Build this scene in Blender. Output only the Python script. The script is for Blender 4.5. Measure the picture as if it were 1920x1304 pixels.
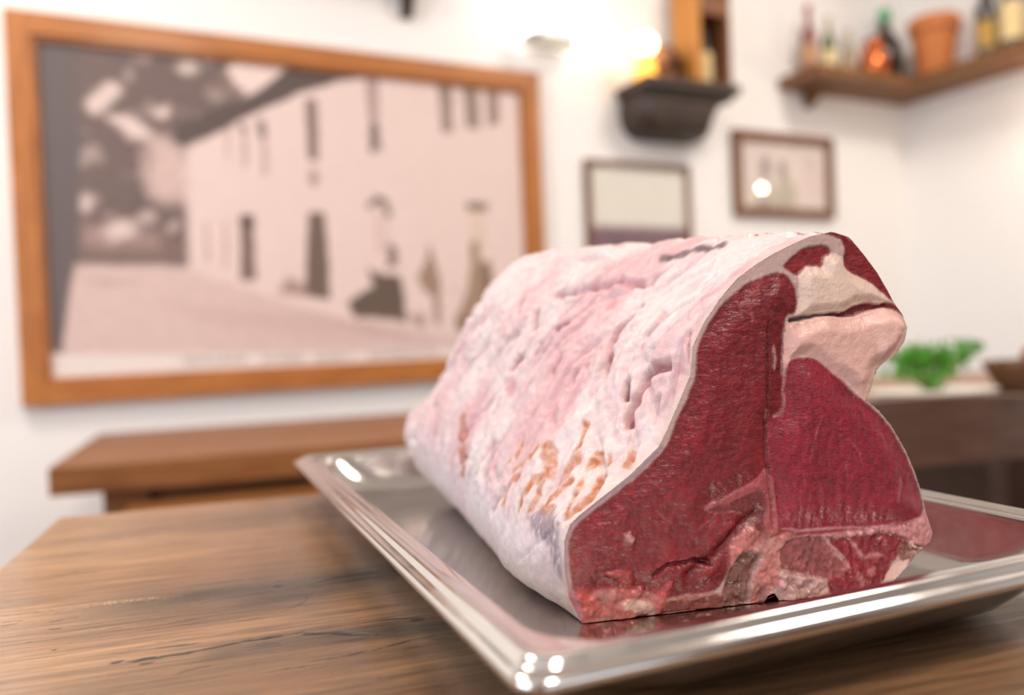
import bpy, bmesh, math, random
import numpy as np
from mathutils import Vector, Matrix

sc = bpy.context.scene
for o in list(bpy.data.objects):
    bpy.data.objects.remove(o, do_unlink=True)

# ------------------------------------------------------------------ camera
CAM_Z = 0.893
FPX = 1519.0
cd = bpy.data.cameras.new('camera')
cam = bpy.data.objects.new('camera', cd)
sc.collection.objects.link(cam)
cd.sensor_fit = 'HORIZONTAL'
cd.sensor_width = 36.0
cd.lens = 36.0 * FPX / 1920.0
cd.clip_start = 0.02
ROLL = math.atan(0.038)
PITCH = math.atan(26 * math.cos(ROLL) / FPX)
cam.matrix_world = (Matrix.Translation((0, 0, CAM_Z)) @ Matrix.Rotation(math.pi / 2 - PITCH, 4, 'X')
                    @ Matrix.Rotation(-ROLL, 4, 'Z'))
cd.dof.use_dof = True
cd.dof.focus_distance = 0.40
cd.dof.aperture_fstop = 3.2
sc.camera = cam

# ------------------------------------------------------------------ room frame (x along the picture wall, y into it, z up)
WALL_ANG = math.radians(90 - 63.67)
ROOM = Matrix.Translation((-1.03, 2.03, 0)) @ Matrix.Rotation(WALL_ANG, 4, 'Z')
S0, S1, N1, CEIL = -2.4, 2.99, 5.2, 2.75      # left wall, right wall, rear wall, ceiling height

# ------------------------------------------------------------------ world, lights, exposure
world = bpy.data.worlds.new('world')
sc.world = world
world.use_nodes = True
world.node_tree.nodes['Background'].inputs[0].default_value = (0.75, 0.85, 1.0, 1)
world.node_tree.nodes['Background'].inputs[1].default_value = 0.6
sc.view_settings.view_transform = 'Standard'
sc.view_settings.look = 'None'
sc.view_settings.gamma = 1.0
sc.view_settings.use_curve_mapping = False
sc.view_settings.exposure = 0.56

def area_light(name, s, n, z, w, h, rx, rz, power, col):
    l = bpy.data.lights.new(name, 'AREA')
    l.shape = 'RECTANGLE'; l.size = w; l.size_y = h; l.energy = power; l.color = col
    o = bpy.data.objects.new(name, l); sc.collection.objects.link(o)
    o.matrix_world = ROOM @ Matrix.Translation((s, -n, z)) @ Matrix.Rotation(rz, 4, 'Z') @ Matrix.Rotation(rx, 4, 'X')
    return o
# daylight of unseen left and rear windows, warm unseen ceiling lamps, added for light
area_light('unseen_window_daylight', S0 + 0.10, 2.3, 1.55, 1.5, 1.3, math.pi / 2, -math.pi / 2, 34, (0.78, 0.87, 1.0))
area_light('added_rear_daylight', 0.2, N1 - 0.10, 1.55, 2.6, 1.5, math.pi / 2, 0, 7, (0.95, 0.97, 1.0))
area_light('added_ceiling_light', -0.55, 1.0, CEIL - 0.12, 0.55, 0.55, 0, 0, 14, (1.0, 0.90, 0.80))
area_light('added_ceiling_light', 0.3, 3.1, CEIL - 0.12, 0.55, 0.55, 0, 0, 26, (1.0, 0.88, 0.76))

area_light('added_ceiling_light', 2.0, 1.35, CEIL - 0.12, 0.55, 0.55, 0, 0, 15, (1.0, 0.93, 0.86))

# ------------------------------------------------------------------ helpers
COL = sc.collection
def lin(c):
    c = np.asarray(c, float) / 255.0
    return np.where(c <= 0.04045, c / 12.92, ((c + 0.055) / 1.055) ** 2.4)

def link(name, mesh, parent=None, mat=None):
    o = bpy.data.objects.new(name, mesh); COL.objects.link(o)
    if mat: mesh.materials.append(mat)
    if parent: o.parent = parent
    return o

def empty(name, M=None):
    o = bpy.data.objects.new(name, None); COL.objects.link(o)
    o.empty_display_size = 0.05
    if M is not None: o.matrix_world = M
    return o

def tag(o, label, cat, group=None, kind=None):
    o['label'] = label
    if cat: o['category'] = cat
    if group: o['group'] = group
    if kind: o['kind'] = kind
    return o

def struct(o, label, cat=None):
    o['kind'] = 'structure'; o['label'] = label
    if cat: o['category'] = cat
    return o

def bm_obj(name, bm, mat, parent=None, M=None, smooth=False, bevel=0.0, seg=2, auto=None):
    if bevel:
        bmesh.ops.bevel(bm, geom=[e for e in bm.edges if e.is_manifold and e.calc_face_angle(0) > 0.5], offset=bevel, segments=seg,
                        affect='EDGES', profile=0.7)
    bmesh.ops.recalc_face_normals(bm, faces=bm.faces)
    me = bpy.data.meshes.new(name); bm.to_mesh(me); bm.free()
    if smooth: me.polygons.foreach_set('use_smooth', [True] * len(me.polygons))
    if smooth and auto: me.set_sharp_from_angle(angle=math.radians(auto))
    o = link(name, me, parent, mat)
    if M is not None: o.matrix_local = M
    return o

def add_box(bm, x0, x1, y0, y1, z0, z1):
    v = [bm.verts.new(p) for p in ((x0, y0, z0), (x1, y0, z0), (x1, y1, z0), (x0, y1, z0), (x0, y0, z1), (x1, y0, z1), (x1, y1, z1), (x0, y1, z1))]
    for f in ((3, 2, 1, 0), (4, 5, 6, 7), (0, 1, 5, 4), (1, 2, 6, 5), (2, 3, 7, 6), (3, 0, 4, 7)):
        bm.faces.new([v[i] for i in f])

def box(name, b, mat, parent=None, M=None, bevel=0.002, seg=2):
    bm = bmesh.new(); add_box(bm, *b)
    return bm_obj(name, bm, mat, parent, M, bevel=bevel, seg=seg)

def add_prism(bm, poly, axis, a, b):
    """poly in the two other axes, extruded from a to b along axis."""
    def P(u, v, t): return {'x': (t, u, v), 'y': (u, t, v), 'z': (u, v, t)}[axis]
    A = [bm.verts.new(P(u, v, a)) for u, v in poly]; B = [bm.verts.new(P(u, v, b)) for u, v in poly]
    n = len(poly)
    bm.faces.new(A); bm.faces.new(B[::-1])
    for i in range(n): bm.faces.new((A[i], B[i], B[(i + 1) % n], A[(i + 1) % n]))

def add_lathe(bm, prof, n=32, c=(0, 0, 0)):
    rings = []
    for r, z in prof:
        if r < 1e-6: rings.append([bm.verts.new((c[0], c[1], c[2] + z))])
        else: rings.append([bm.verts.new((c[0] + r * math.cos(2 * math.pi * i / n), c[1] + r * math.sin(2 * math.pi * i / n), c[2] + z)) for i in range(n)])
    for a, b in zip(rings, rings[1:]):
        for i in range(n):
            j = (i + 1) % n
            q = [a[i % len(a)], a[j % len(a)], b[j % len(b)], b[i % len(b)]]
            q = list(dict.fromkeys(q))
            if len(q) > 2: bm.faces.new(q)
    for rg in (rings[0], rings[-1]):
        if len(rg) > 2: bm.faces.new(rg)

def lathe(name, prof, mat, parent=None, M=None, n=32, auto=40):
    bm = bmesh.new(); add_lathe(bm, prof, n)
    return bm_obj(name, bm, mat, parent, M, smooth=True, auto=auto)

def add_tube(bm, pts, r, n=10):
    pts = [Vector(p) for p in pts]; rings = []
    rr = r if isinstance(r, (list, tuple)) else [r] * len(pts)
    for i, p in enumerate(pts):
        t = (pts[min(i + 1, len(pts) - 1)] - pts[max(i - 1, 0)]).normalized()
        u = t.cross(Vector((0, 0, 1)) if abs(t.z) < 0.9 else Vector((1, 0, 0))).normalized(); w = t.cross(u)
        rings.append([bm.verts.new(p + (u * math.cos(2 * math.pi * k / n) + w * math.sin(2 * math.pi * k / n)) * rr[i]) for k in range(n)])
    for a, b in zip(rings, rings[1:]):
        for k in range(n): bm.faces.new((a[k], a[(k + 1) % n], b[(k + 1) % n], b[k]))
    bm.faces.new(rings[0]); bm.faces.new(rings[-1])

# vectorised gradient noise
_rng = np.random.RandomState(7)
_perm = np.tile(_rng.permutation(256), 3)
_grad = _rng.normal(size=(256, 3)); _grad /= np.linalg.norm(_grad, axis=1)[:, None]
def pn(x, y, z=0.0):
    x, y, z = np.broadcast_arrays(np.asarray(x, float), np.asarray(y, float), np.asarray(z, float))
    xi, yi, zi = np.floor(x).astype(int), np.floor(y).astype(int), np.floor(z).astype(int)
    xf, yf, zf = x - xi, y - yi, z - zi
    u, v, w = (t * t * t * (t * (t * 6 - 15) + 10) for t in (xf, yf, zf))
    def g(dx, dy, dz):
        h = _perm[(_perm[(_perm[(xi + dx) & 255] + yi + dy) & 255] + zi + dz) & 255]
        q = _grad[h]
        return q[..., 0] * (xf - dx) + q[..., 1] * (yf - dy) + q[..., 2] * (zf - dz)
    L = lambda a, b, t: a + (b - a) * t
    return 1.6 * L(L(L(g(0, 0, 0), g(1, 0, 0), u), L(g(0, 1, 0), g(1, 1, 0), u), v), L(L(g(0, 0, 1), g(1, 0, 1), u), L(g(0, 1, 1), g(1, 1, 1), u), v), w)
def fbm(x, y, z=0.0, oct=4):
    s = 0; a = 1.0; t = 0
    for k in range(oct):
        s = s + a * pn(x * 2 ** k + 13.7 * k, y * 2 ** k + 5.1 * k, z * 2 ** k if not np.isscalar(z) else z + k); t += a; a *= 0.5
    return s / t
def sstep(a, b, x):
    t = np.clip((x - a) / (b - a), 0, 1); return t * t * (3 - 2 * t)
def seg_dist(x, y, pts, closed=False):
    """distance to a polyline and the running parameter of the nearest point."""
    pts = np.asarray(pts, float); n = len(pts)
    best = np.full(np.shape(x), 1e9); par = np.zeros(np.shape(x))
    for i in range(n if closed else n - 1):
        a, b = pts[i], pts[(i + 1) % n]; d = b - a; L2 = max(d @ d, 1e-18)
        t = np.clip(((x - a[0]) * d[0] + (y - a[1]) * d[1]) / L2, 0, 1)
        q = np.hypot(x - a[0] - t * d[0], y - a[1] - t * d[1])
        m = q < best; best = np.where(m, q, best); par = np.where(m, (i + t) / max(n - 1, 1), par)
    return best, par
def inside(x, y, pts):
    pts = np.asarray(pts, float); c = np.zeros(np.shape(x), bool); n = len(pts)
    for i in range(n):
        (x0, y0), (x1, y1) = pts[i], pts[(i + 1) % n]
        if y0 == y1: continue
        c ^= ((y0 > y) != (y1 > y)) & (x < (x1 - x0) * (y - y0) / (y1 - y0) + x0)
    return c
def sdf(x, y, pts, far=0.02):
    pts = np.asarray(pts, float); lo, hi = pts.min(0) - far, pts.max(0) + far
    k = np.where((x > lo[0]) & (x < hi[0]) & (y > lo[1]) & (y < hi[1]))[0]
    out = np.full(len(x), far); d, _ = seg_dist(x[k], y[k], pts, True); out[k] = np.where(inside(x[k], y[k], pts), -d, d)
    return out
def smooth_poly(pts, k=6):
    """closed Catmull-Rom through the points."""
    P = np.asarray(pts, float); n = len(P); out = []
    for i in range(n):
        a, b, c, d = P[i - 1], P[i], P[(i + 1) % n], P[(i + 2) % n]
        for j in range(k):
            t = j / k
            out.append(0.5 * (2 * b + (c - a) * t + (2 * a - 5 * b + 4 * c - d) * t * t + (3 * b - a - 3 * c + d) * t ** 3))
    return np.array(out)

def np_mesh(name, V, Fc, col=None, mat=None, parent=None, smooth=True, normals=None):
    """V (n,3), Fc (m,3|4) int arrays, col (n,3) linear colours stored per vertex in 'Col'."""
    me = bpy.data.meshes.new(name)
    V = np.asarray(V, np.float32); Fc = np.asarray(Fc, np.int32); k = Fc.shape[1]
    me.vertices.add(len(V)); me.vertices.foreach_set('co', V.ravel())
    me.loops.add(Fc.size); me.loops.foreach_set('vertex_index', Fc.ravel())
    me.polygons.add(len(Fc)); me.polygons.foreach_set('loop_start', np.arange(0, Fc.size, k, dtype=np.int32))
    me.update(calc_edges=True); me.validate()
    me.polygons.foreach_set('use_smooth', np.full(len(me.polygons), smooth))
    if col is not None:
        at = me.color_attributes.new('Col', 'FLOAT_COLOR', 'POINT')
        at.data.foreach_set('color', np.concatenate([np.clip(col, 0, 1), np.ones((len(V), 1))], 1).astype(np.float32).ravel())
    if normals is not None:
        me.normals_split_custom_set_from_vertices([tuple(v) for v in normals])
    return link(name, me, parent, mat)

def grid_faces(nu, nv):
    i = np.arange(nu - 1)[:, None] * nv + np.arange(nv - 1)[None, :]
    return np.stack([i, i + nv, i + nv + 1, i + 1], -1).reshape(-1, 4)

# ------------------------------------------------------------------ materials
MATS = {}
def mat(name, rgb=(200, 200, 200), rough=0.5, metal=0.0, spec=0.5, coat=0.0, emit=None, estr=0.0, trans=0.0, sss=0.0, sssr=(1, .3, .2), ssss=0.004, alpha=1.0):
    m = bpy.data.materials.new(name); m.use_nodes = True
    b = m.node_tree.nodes['Principled BSDF']
    c = lin(rgb)
    b.inputs['Base Color'].default_value = (*c, 1); b.inputs['Roughness'].default_value = rough
    b.inputs['Metallic'].default_value = metal; b.inputs['Specular IOR Level'].default_value = spec
    b.inputs['Coat Weight'].default_value = coat; b.inputs['Coat Roughness'].default_value = 0.15
    b.inputs['Transmission Weight'].default_value = trans
    if emit is not None:
        b.inputs['Emission Color'].default_value = (*lin(emit), 1); b.inputs['Emission Strength'].default_value = estr
    if sss:
        b.inputs['Subsurface Weight'].default_value = sss; b.inputs['Subsurface Radius'].default_value = sssr; b.inputs['Subsurface Scale'].default_value = ssss
    MATS[name] = m
    return m
def nodes(m): return m.node_tree.nodes, m.node_tree.links, m.node_tree.nodes['Principled BSDF']

def use_attr(m, noise=None, amount=0.15, stretch=(1, 1, 1)):
    """vertex colour 'Col', broken up by a fine noise (scale, detail)."""
    N, L, b = nodes(m)
    a = N.new('ShaderNodeVertexColor'); a.layer_name = 'Col'
    if noise:
        tc = N.new('ShaderNodeTexCoord'); nz = N.new('ShaderNodeTexNoise'); nz.inputs['Scale'].default_value = noise; nz.inputs['Detail'].default_value = 4
        mp = N.new('ShaderNodeMapping'); mp.inputs['Scale'].default_value = stretch
        L.new(tc.outputs['Object'], mp.inputs['Vector']); L.new(mp.outputs[0], nz.inputs['Vector'])
        mr = N.new('ShaderNodeMapRange'); mr.inputs[1].default_value = 0.3; mr.inputs[2].default_value = 0.7
        mr.inputs[3].default_value = 1 - amount; mr.inputs[4].default_value = 1 + amount
        L.new(nz.outputs[0], mr.inputs[0])
        mx = N.new('ShaderNodeVectorMath'); mx.operation = 'SCALE'
        L.new(a.outputs['Color'], mx.inputs[0]); L.new(mr.outputs[0], mx.inputs['Scale']); L.new(mx.outputs[0], b.inputs['Base Color'])
    else:
        L.new(a.outputs['Color'], b.inputs['Base Color'])
def add_bump(m, scale, strength, dist=0.001, stretch=(1, 1, 1), detail=3, kind='noise'):
    N, L, b = nodes(m)
    tc = N.new('ShaderNodeTexCoord'); mp = N.new('ShaderNodeMapping'); mp.inputs['Scale'].default_value = stretch
    nz = N.new('ShaderNodeTexNoise'); nz.inputs['Scale'].default_value = scale; nz.inputs['Detail'].default_value = detail
    bp = N.new('ShaderNodeBump'); bp.inputs['Strength'].default_value = strength; bp.inputs['Distance'].default_value = dist
    L.new(tc.outputs['Object'], mp.inputs['Vector']); L.new(mp.outputs[0], nz.inputs['Vector']); L.new(nz.outputs[0], bp.inputs['Height'])
    if b.inputs['Normal'].is_linked: L.new(b.inputs['Normal'].links[0].from_socket, bp.inputs['Normal'])
    L.new(bp.outputs[0], b.inputs['Normal'])
def vary_rough(m, scale, lo, hi, stretch=(1, 1, 1)):
    N, L, b = nodes(m)
    tc = N.new('ShaderNodeTexCoord'); mp = N.new('ShaderNodeMapping'); mp.inputs['Scale'].default_value = stretch
    nz = N.new('ShaderNodeTexNoise'); nz.inputs['Scale'].default_value = scale; nz.inputs['Detail'].default_value = 4
    mr = N.new('ShaderNodeMapRange'); mr.inputs[1].default_value = 0.3; mr.inputs[2].default_value = 0.7; mr.inputs[3].default_value = lo; mr.inputs[4].default_value = hi
    L.new(tc.outputs['Object'], mp.inputs['Vector']); L.new(mp.outputs[0], nz.inputs['Vector']); L.new(nz.outputs[0], mr.inputs[0]); L.new(mr.outputs[0], b.inputs['Roughness'])
def wood(name, c1, c2, rough=0.5, stretch=(2, 25, 25), scale=3.0, coat=0.0):
    m = mat(name, c1, rough, coat=coat); N, L, b = nodes(m)
    tc = N.new('ShaderNodeTexCoord'); mp = N.new('ShaderNodeMapping'); mp.inputs['Scale'].default_value = stretch
    nz = N.new('ShaderNodeTexNoise'); nz.inputs['Scale'].default_value = scale; nz.inputs['Detail'].default_value = 5; nz.inputs['Distortion'].default_value = 0.6
    cr = N.new('ShaderNodeValToRGB'); cr.color_ramp.elements[0].position = 0.3; cr.color_ramp.elements[1].position = 0.72
    cr.color_ramp.elements[0].color = (*lin(c2), 1); cr.color_ramp.elements[1].color = (*lin(c1), 1)
    L.new(tc.outputs['Object'], mp.inputs['Vector']); L.new(mp.outputs[0], nz.inputs['Vector']); L.new(nz.outputs[0], cr.inputs[0]); L.new(cr.outputs[0], b.inputs['Base Color'])
    bp = N.new('ShaderNodeBump'); bp.inputs['Strength'].default_value = 0.25; bp.inputs['Distance'].default_value = 0.002
    L.new(nz.outputs[0], bp.inputs['Height']); L.new(bp.outputs[0], b.inputs['Normal'])
    return m

plaster = mat('white_plaster', (248, 246, 243), 0.85, spec=0.2); add_bump(plaster, 14, 0.25, 0.004, detail=5)
ceil_m = mat('ceiling_white', (240, 238, 234), 0.9, spec=0.2); add_bump(ceil_m, 10, 0.15, 0.003)
def make_floor_mat():
    m = mat('terracotta_floor', (120, 78, 58), 0.5); N, L, b = nodes(m)
    tc = N.new('ShaderNodeTexCoord'); bk = N.new('ShaderNodeTexBrick'); bk.offset = 0.0
    bk.inputs['Scale'].default_value = 3.3; bk.inputs['Brick Width'].default_value = 1.0; bk.inputs['Row Height'].default_value = 1.0; bk.inputs['Mortar Size'].default_value = 0.02
    bk.inputs['Color1'].default_value = (*lin((128, 84, 62)), 1); bk.inputs['Color2'].default_value = (*lin((108, 68, 50)), 1); bk.inputs['Mortar'].default_value = (*lin((90, 78, 68)), 1)
    L.new(tc.outputs['Object'], bk.inputs['Vector']); L.new(bk.outputs['Color'], b.inputs['Base Color'])
    return m
floor_m = make_floor_mat()
frame_oak = wood('honey_oak_frame', (196, 126, 62), (156, 92, 38), 0.42, (30, 30, 3), 2.5, coat=0.15)
frame_oak_h = wood('honey_oak_frame_across', (196, 126, 62), (156, 92, 38), 0.42, (3, 30, 30), 2.5, coat=0.15)
brown_wood = wood('brown_table_wood', (158, 106, 62), (112, 68, 34), 0.34, (2, 22, 22), 3)
dark_wood = wood('dark_console_wood', (74, 58, 48), (44, 33, 27), 0.5, (3, 20, 20), 4)
shelf_wood = wood('rustic_shelf_wood', (140, 96, 54), (104, 68, 36), 0.6, (2, 18, 18), 4)
chair_wood = wood('walnut_chair_wood', (104, 76, 62), (76, 53, 41), 0.38, (3, 20, 20), 4)
small_frame = wood('brown_small_frame', (134, 90, 60), (104, 66, 40), 0.45, (8, 8, 8), 4)
steel = mat('stainless_steel', (205, 202, 198), 0.2, metal=1.0); vary_rough(steel, 30, 0.08, 0.18, (1, 1, 1)); add_bump(steel, 60, 0.012, 0.0006)
steel_rim = mat('stainless_rim', (214, 211, 206), 0.16, metal=1.0); vary_rough(steel_rim, 60, 0.09, 0.2, (1, 1, 1)); add_bump(steel_rim, 40, 0.02, 0.0006)
iron = mat('dark_iron', (48, 44, 42), 0.45, metal=0.6); add_bump(iron, 80, 0.1)
chrome = mat('brushed_metal', (185, 182, 176), 0.3, metal=1.0); add_bump(chrome, 90, 0.05)

# ------------------------------------------------------------------ room shell
def room_box(name, b, m, label):
    o = box(name, b, m, bevel=0)
    o.matrix_world = ROOM
    return struct(o, label)
T = 0.15
room_box('floor', (S0 - T, S1 + T, -N1 - T, T, -0.1, 0), floor_m, 'brown tiled floor of the restaurant room')
room_box('ceiling', (S0 - T, S1 + T, -N1 - T, T, CEIL, CEIL + 0.1), ceil_m, 'white ceiling of the room')
room_box('wall_back', (S0 - T, S1 + T, 0, T, 0, CEIL), plaster, 'white plaster wall carrying the pictures')
room_box('wall_right', (S1, S1 + T, -N1 - T, 0, 0, CEIL), plaster, 'white plaster wall at right under the corner shelf')
def wall_with_hole(name, axis, lim, at, hole, label, m=None):
    bm = bmesh.new(); a0, a1 = lim; h0, h1, z0, z1 = hole
    for (p, q, u, v) in ((a0, h0, 0, CEIL), (h1, a1, 0, CEIL), (h0, h1, 0, z0), (h0, h1, z1, CEIL)):
        if axis == 'x': add_box(bm, p, q, at[0], at[1], u, v)
        else: add_box(bm, at[0], at[1], p, q, u, v)
    o = bm_obj(name, bm, m or plaster); o.matrix_world = ROOM
    return struct(o, label)
wall_with_hole('wall_left', 'y', (-N1 - T, 0), (S0 - T, S0), (-3.1, -1.5, 0.85, 2.25), 'white plaster wall with the unseen side window')
wall_with_hole('wall_front', 'x', (S0 - T, S1 + T), (-N1 - T, -N1), (-1.2, 1.6, 0.75, 2.35), 'wood panelled wall behind the viewer with added wide window', chair_wood)
white_paint = mat('white_window_paint', (232, 230, 226), 0.4)
glass_m = mat('window_glass', (235, 240, 245), 0.05, trans=1.0)
def window(name, axis, lo, hi, z0, z1, at, nmul, label):
    root = empty(name, ROOM.copy()); struct(root, label)
    def bar(nm, a, b, u, v, d=0.03, m=white_paint):
        bb = (a, b, at - d, at + d, u, v) if axis == 'x' else (at - d, at + d, a, b, u, v)
        return box(nm, bb, m, root, bevel=0)
    bar('window_frame', lo, lo + 0.06, z0, z1); bar('window_frame', hi - 0.06, hi, z0, z1)
    bar('window_frame', lo, hi, z0, z0 + 0.06); bar('window_frame', lo, hi, z1 - 0.06, z1)
    for k in range(1, nmul):
        c = lo + (hi - lo) * k / nmul; bar('mullion', c - 0.03, c + 0.03, z0, z1)
window('unseen_window_1', 'y', -3.1, -1.5, 0.85, 2.25, S0 - 0.08, 2, 'unseen white framed side window')  # unseen window, stands for the cool daylight from the left
window('added_window_2', 'x', -1.2, 1.6, 0.75, 2.35, -N1 - 0.08, 3, 'added wide white framed window behind the viewer')  # unseen window added to light the meat from behind the camera
lamp_glow = mat('lamp_opal_glass', (255, 240, 225), 0.4, emit=(255, 226, 196), estr=4.0)
for i, (s, n) in enumerate(((-0.55, 1.0), (0.3, 3.1), (2.0, 1.35))):  # unseen lamps, added to brighten the walls, meat and shelf corner
    r = empty('added_ceiling_lamp', ROOM @ Matrix.Translation((s, -n, CEIL)))
    tag(r, ('added round opal ceiling lamp above the picture side', 'added round opal ceiling lamp towards the wide window', 'added round opal ceiling lamp near the shelf corner')[i], 'lamp', 'added ceiling lamps')
    lathe('ceiling_rose', [(0, 0), (0.3, 0), (0.3, -0.03), (0.28, -0.04), (0, -0.04)], chrome, r)
    lathe('opal_shade', [(0.27, -0.04), (0.26, -0.075), (0.2, -0.1), (0.1, -0.108), (0, -0.11)], lamp_glow, r)

# ------------------------------------------------------------------ near table (slab with knots and cracks)
TZ = 0.75
TAB = Matrix.Translation((-0.398, 0.695, TZ)) @ Matrix.Rotation(math.radians(17), 4, 'Z')
TW, TD, TH = 0.62, 1.25, 0.042
near_table = empty('dining_table', TAB @ Matrix.Translation((0, 0, -TZ)))
tag(near_table, 'thick worn oak table in the foreground, cracked and knotted, under the steel tray', 'table')
table_m = mat('worn_oak', (150, 105, 70), 0.36, spec=0.7, coat=0.25); use_attr(table_m, 10, 0.42, (1.6, 24, 10))
add_bump(table_m, 30, 0.5, 0.0010, (4, 60, 60), 6); vary_rough(table_m, 12, 0.26, 0.42, (1, 5, 1))
def slab():
    xs = np.concatenate([np.linspace(0, 0.40, 400), np.linspace(0.40, TW, 45)[1:]])
    ys = np.concatenate([np.linspace(0, -0.56, 560), np.linspace(-0.56, -TD, 60)[1:]])
    X, Y = np.meshgrid(xs, ys, indexing='ij'); x, y = X.ravel(), Y.ravel()
    # grain warped round the knot
    kx, ky = [(.1862, -.3078)][0]
    k2x, k2y = [(.1009, -.2815)][0]
    g1 = np.exp(-(((x - kx) / 0.050) ** 2 + ((y - ky) / 0.020) ** 2))
    rho = np.hypot((x - kx) / 5.0, (y - ky) * 1.0)
    side = np.sign(y - ky)
    yy = y + side * 0.012 * np.exp(-((x - kx) / 0.07) ** 2) * np.exp(-np.abs(y - ky) / 0.03) + 0.006 * fbm(x * 5, y * 14, 3.1)
    streak = fbm(x * 9, yy * 260, 1.0, 4)
    broad = fbm(x * 2.2, yy * 26, 7.0, 3)
    c = lin((118, 86, 58))[None] * (1 + 0.36 * streak + 0.50 * broad)[:, None]
    orange = sstep(-0.1, 0.5, fbm(x * 1.5, y * 7, 11.0, 2) + 0.1)
    pale = (1 - sstep(0.0, 0.20, x + 0.05 * fbm(x * 6, y * 12, 15.0)))  # sheen over the left end, painted in as paler wood
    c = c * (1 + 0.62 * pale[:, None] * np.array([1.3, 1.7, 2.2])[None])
    c = c * (1 - orange[:, None] * np.array([0.02, 0.10, 0.20])[None])
    z = 0.00022 * streak + 0.0004 * broad
    # grey weathered band running through the knot
    d, _ = seg_dist(x, y, [(.0535, -.2952), (.1026, -.2938), (.1435, -.2839), (.1909, -.2921), (.2557, -.2804), (.3047, -.2768)])
    band = np.exp(-(d / (0.013 + 0.016 * np.exp(-((x - kx) / 0.07) ** 2) + 0.005 * fbm(x * 12, y * 20, 2.0))) ** 2) * sstep(0.02, 0.16, x)
    c = c * (1 - band[:, None] * np.array([0.80, 0.72, 0.62])[None])
    z -= 0.0006 * band
    d, _ = seg_dist(x, y, [(.1538, -.3833), (.1776, -.3792), (.2026, -.3787), (.2330, -.3839), (.2641, -.3891)])
    band2 = np.exp(-(d / 0.012) ** 2) * 0.8
    c = c * (1 - band2[:, None] * np.array([0.66, 0.60, 0.52])[None])
    # nested cathedral rings left of the knot
    d, par = seg_dist(x, y, [(.0468, -.2678), (.1435, -.2839)])
    q = x - kx + 1.9 * np.abs(y - ky - (x - kx) * 0.0)
    w = np.exp(-((x - k2x) / 0.045) ** 2 - ((y - k2y) / 0.0075) ** 2)
    ring = np.sin(2 * np.pi * (x * 0.9 + 2.2 * np.abs(y - k2y) + 0.004 * fbm(x * 40, y * 40, 5.0)) / 0.0062)
    z += 0.0005 * w * ring
    c = c * (1 + 0.22 * w * ring)[:, None]
    d, _ = seg_dist(x, y, [(.1862, -.3078), (.1862, -.3088)])
    e = np.hypot((x - kx) / 0.030, (y - ky) / 0.0075)
    ringk = np.sin(2 * np.pi * e * 4 + 2 * fbm(x * 60, y * 60, 9.0)) * np.exp(-(e / 1.6) ** 2)
    c = c * (1 + 0.05 * ringk - 0.38 * np.exp(-(e / 1.1) ** 4))[:, None]
    # cracks: (polyline, half width mm, depth mm)
    pw = lambda a, s: np.interp(a, [0, 0.12, 0.5, 0.88, 1], [0, .7, 1, .7, 0]) * s
    wx, wy = x + 0.0010 * fbm(x * 90, y * 90, 4.0, 3), y + 0.0010 * fbm(x * 90, y * 90, 8.0, 3)
    jag = np.clip(0.75 + 1.3 * fbm(x * 60, y * 150, 6.0, 3), 0.10, 1.8)
    for pts, hw, dep in CRACKS:
        q = np.asarray(pts); k = np.where((x > q[:, 0].min() - .01) & (x < q[:, 0].max() + .01) & (y > q[:, 1].min() - .01) & (y < q[:, 1].max() + .01))[0]
        dd, par = seg_dist(wx[k], wy[k], pts)
        m = np.exp(-(dd / (pw(par, hw * 1.5e-3) * jag[k] + 1e-6)) ** 4)
        c[k] *= (1 - 0.94 * m[:, None]); z[k] -= dep * 0.15e-3 * m
    # short open pores along the grain
    pores = sstep(0.34, 0.50, fbm(x * 26 + 3, yy * 300, 21.0, 2)) * sstep(-0.15, 0.25, fbm(x * 4, y * 9, 31.0))
    c = c * (1 - 0.75 * pores[:, None]); z -= 0.0005 * pores
    # eased edge, then sides and underside
    ed = np.minimum(np.minimum(x, TW - x), np.minimum(-y, TD + y))
    z -= 0.004 * (1 - sstep(0, 0.006, ed)) ** 2
    V = np.stack([x, y, z], 1); nu, nv = len(xs), len(ys)
    Fs = [grid_faces(nu, nv)[:, ::-1]]
    idx = np.arange(nu * nv).reshape(nu, nv)
    per = np.concatenate([idx[:, 0], idx[-1, 1:], idx[::-1, -1][1:], idx[0, ::-1][1:-1]])
    low = V[per].copy(); low[:, 2] = -TH; low2 = low
    n0 = len(V); V = np.concatenate([V, low2, [[TW / 2, -TD / 2, -TH]]])
    c = np.concatenate([c, c[per] * 0.9, c[:1]])
    a = per; b = np.roll(per, -1); L0 = n0 + np.arange(len(per)); L1 = np.roll(L0, -1)
    Fs.append(np.stack([a, L0, L1, b], 1))
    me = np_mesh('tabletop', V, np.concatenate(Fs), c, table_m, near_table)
    me.data.set_sharp_from_angle(angle=math.radians(50))
    me.matrix_local = Matrix.Translation((0, 0, TZ))
    return me
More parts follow.
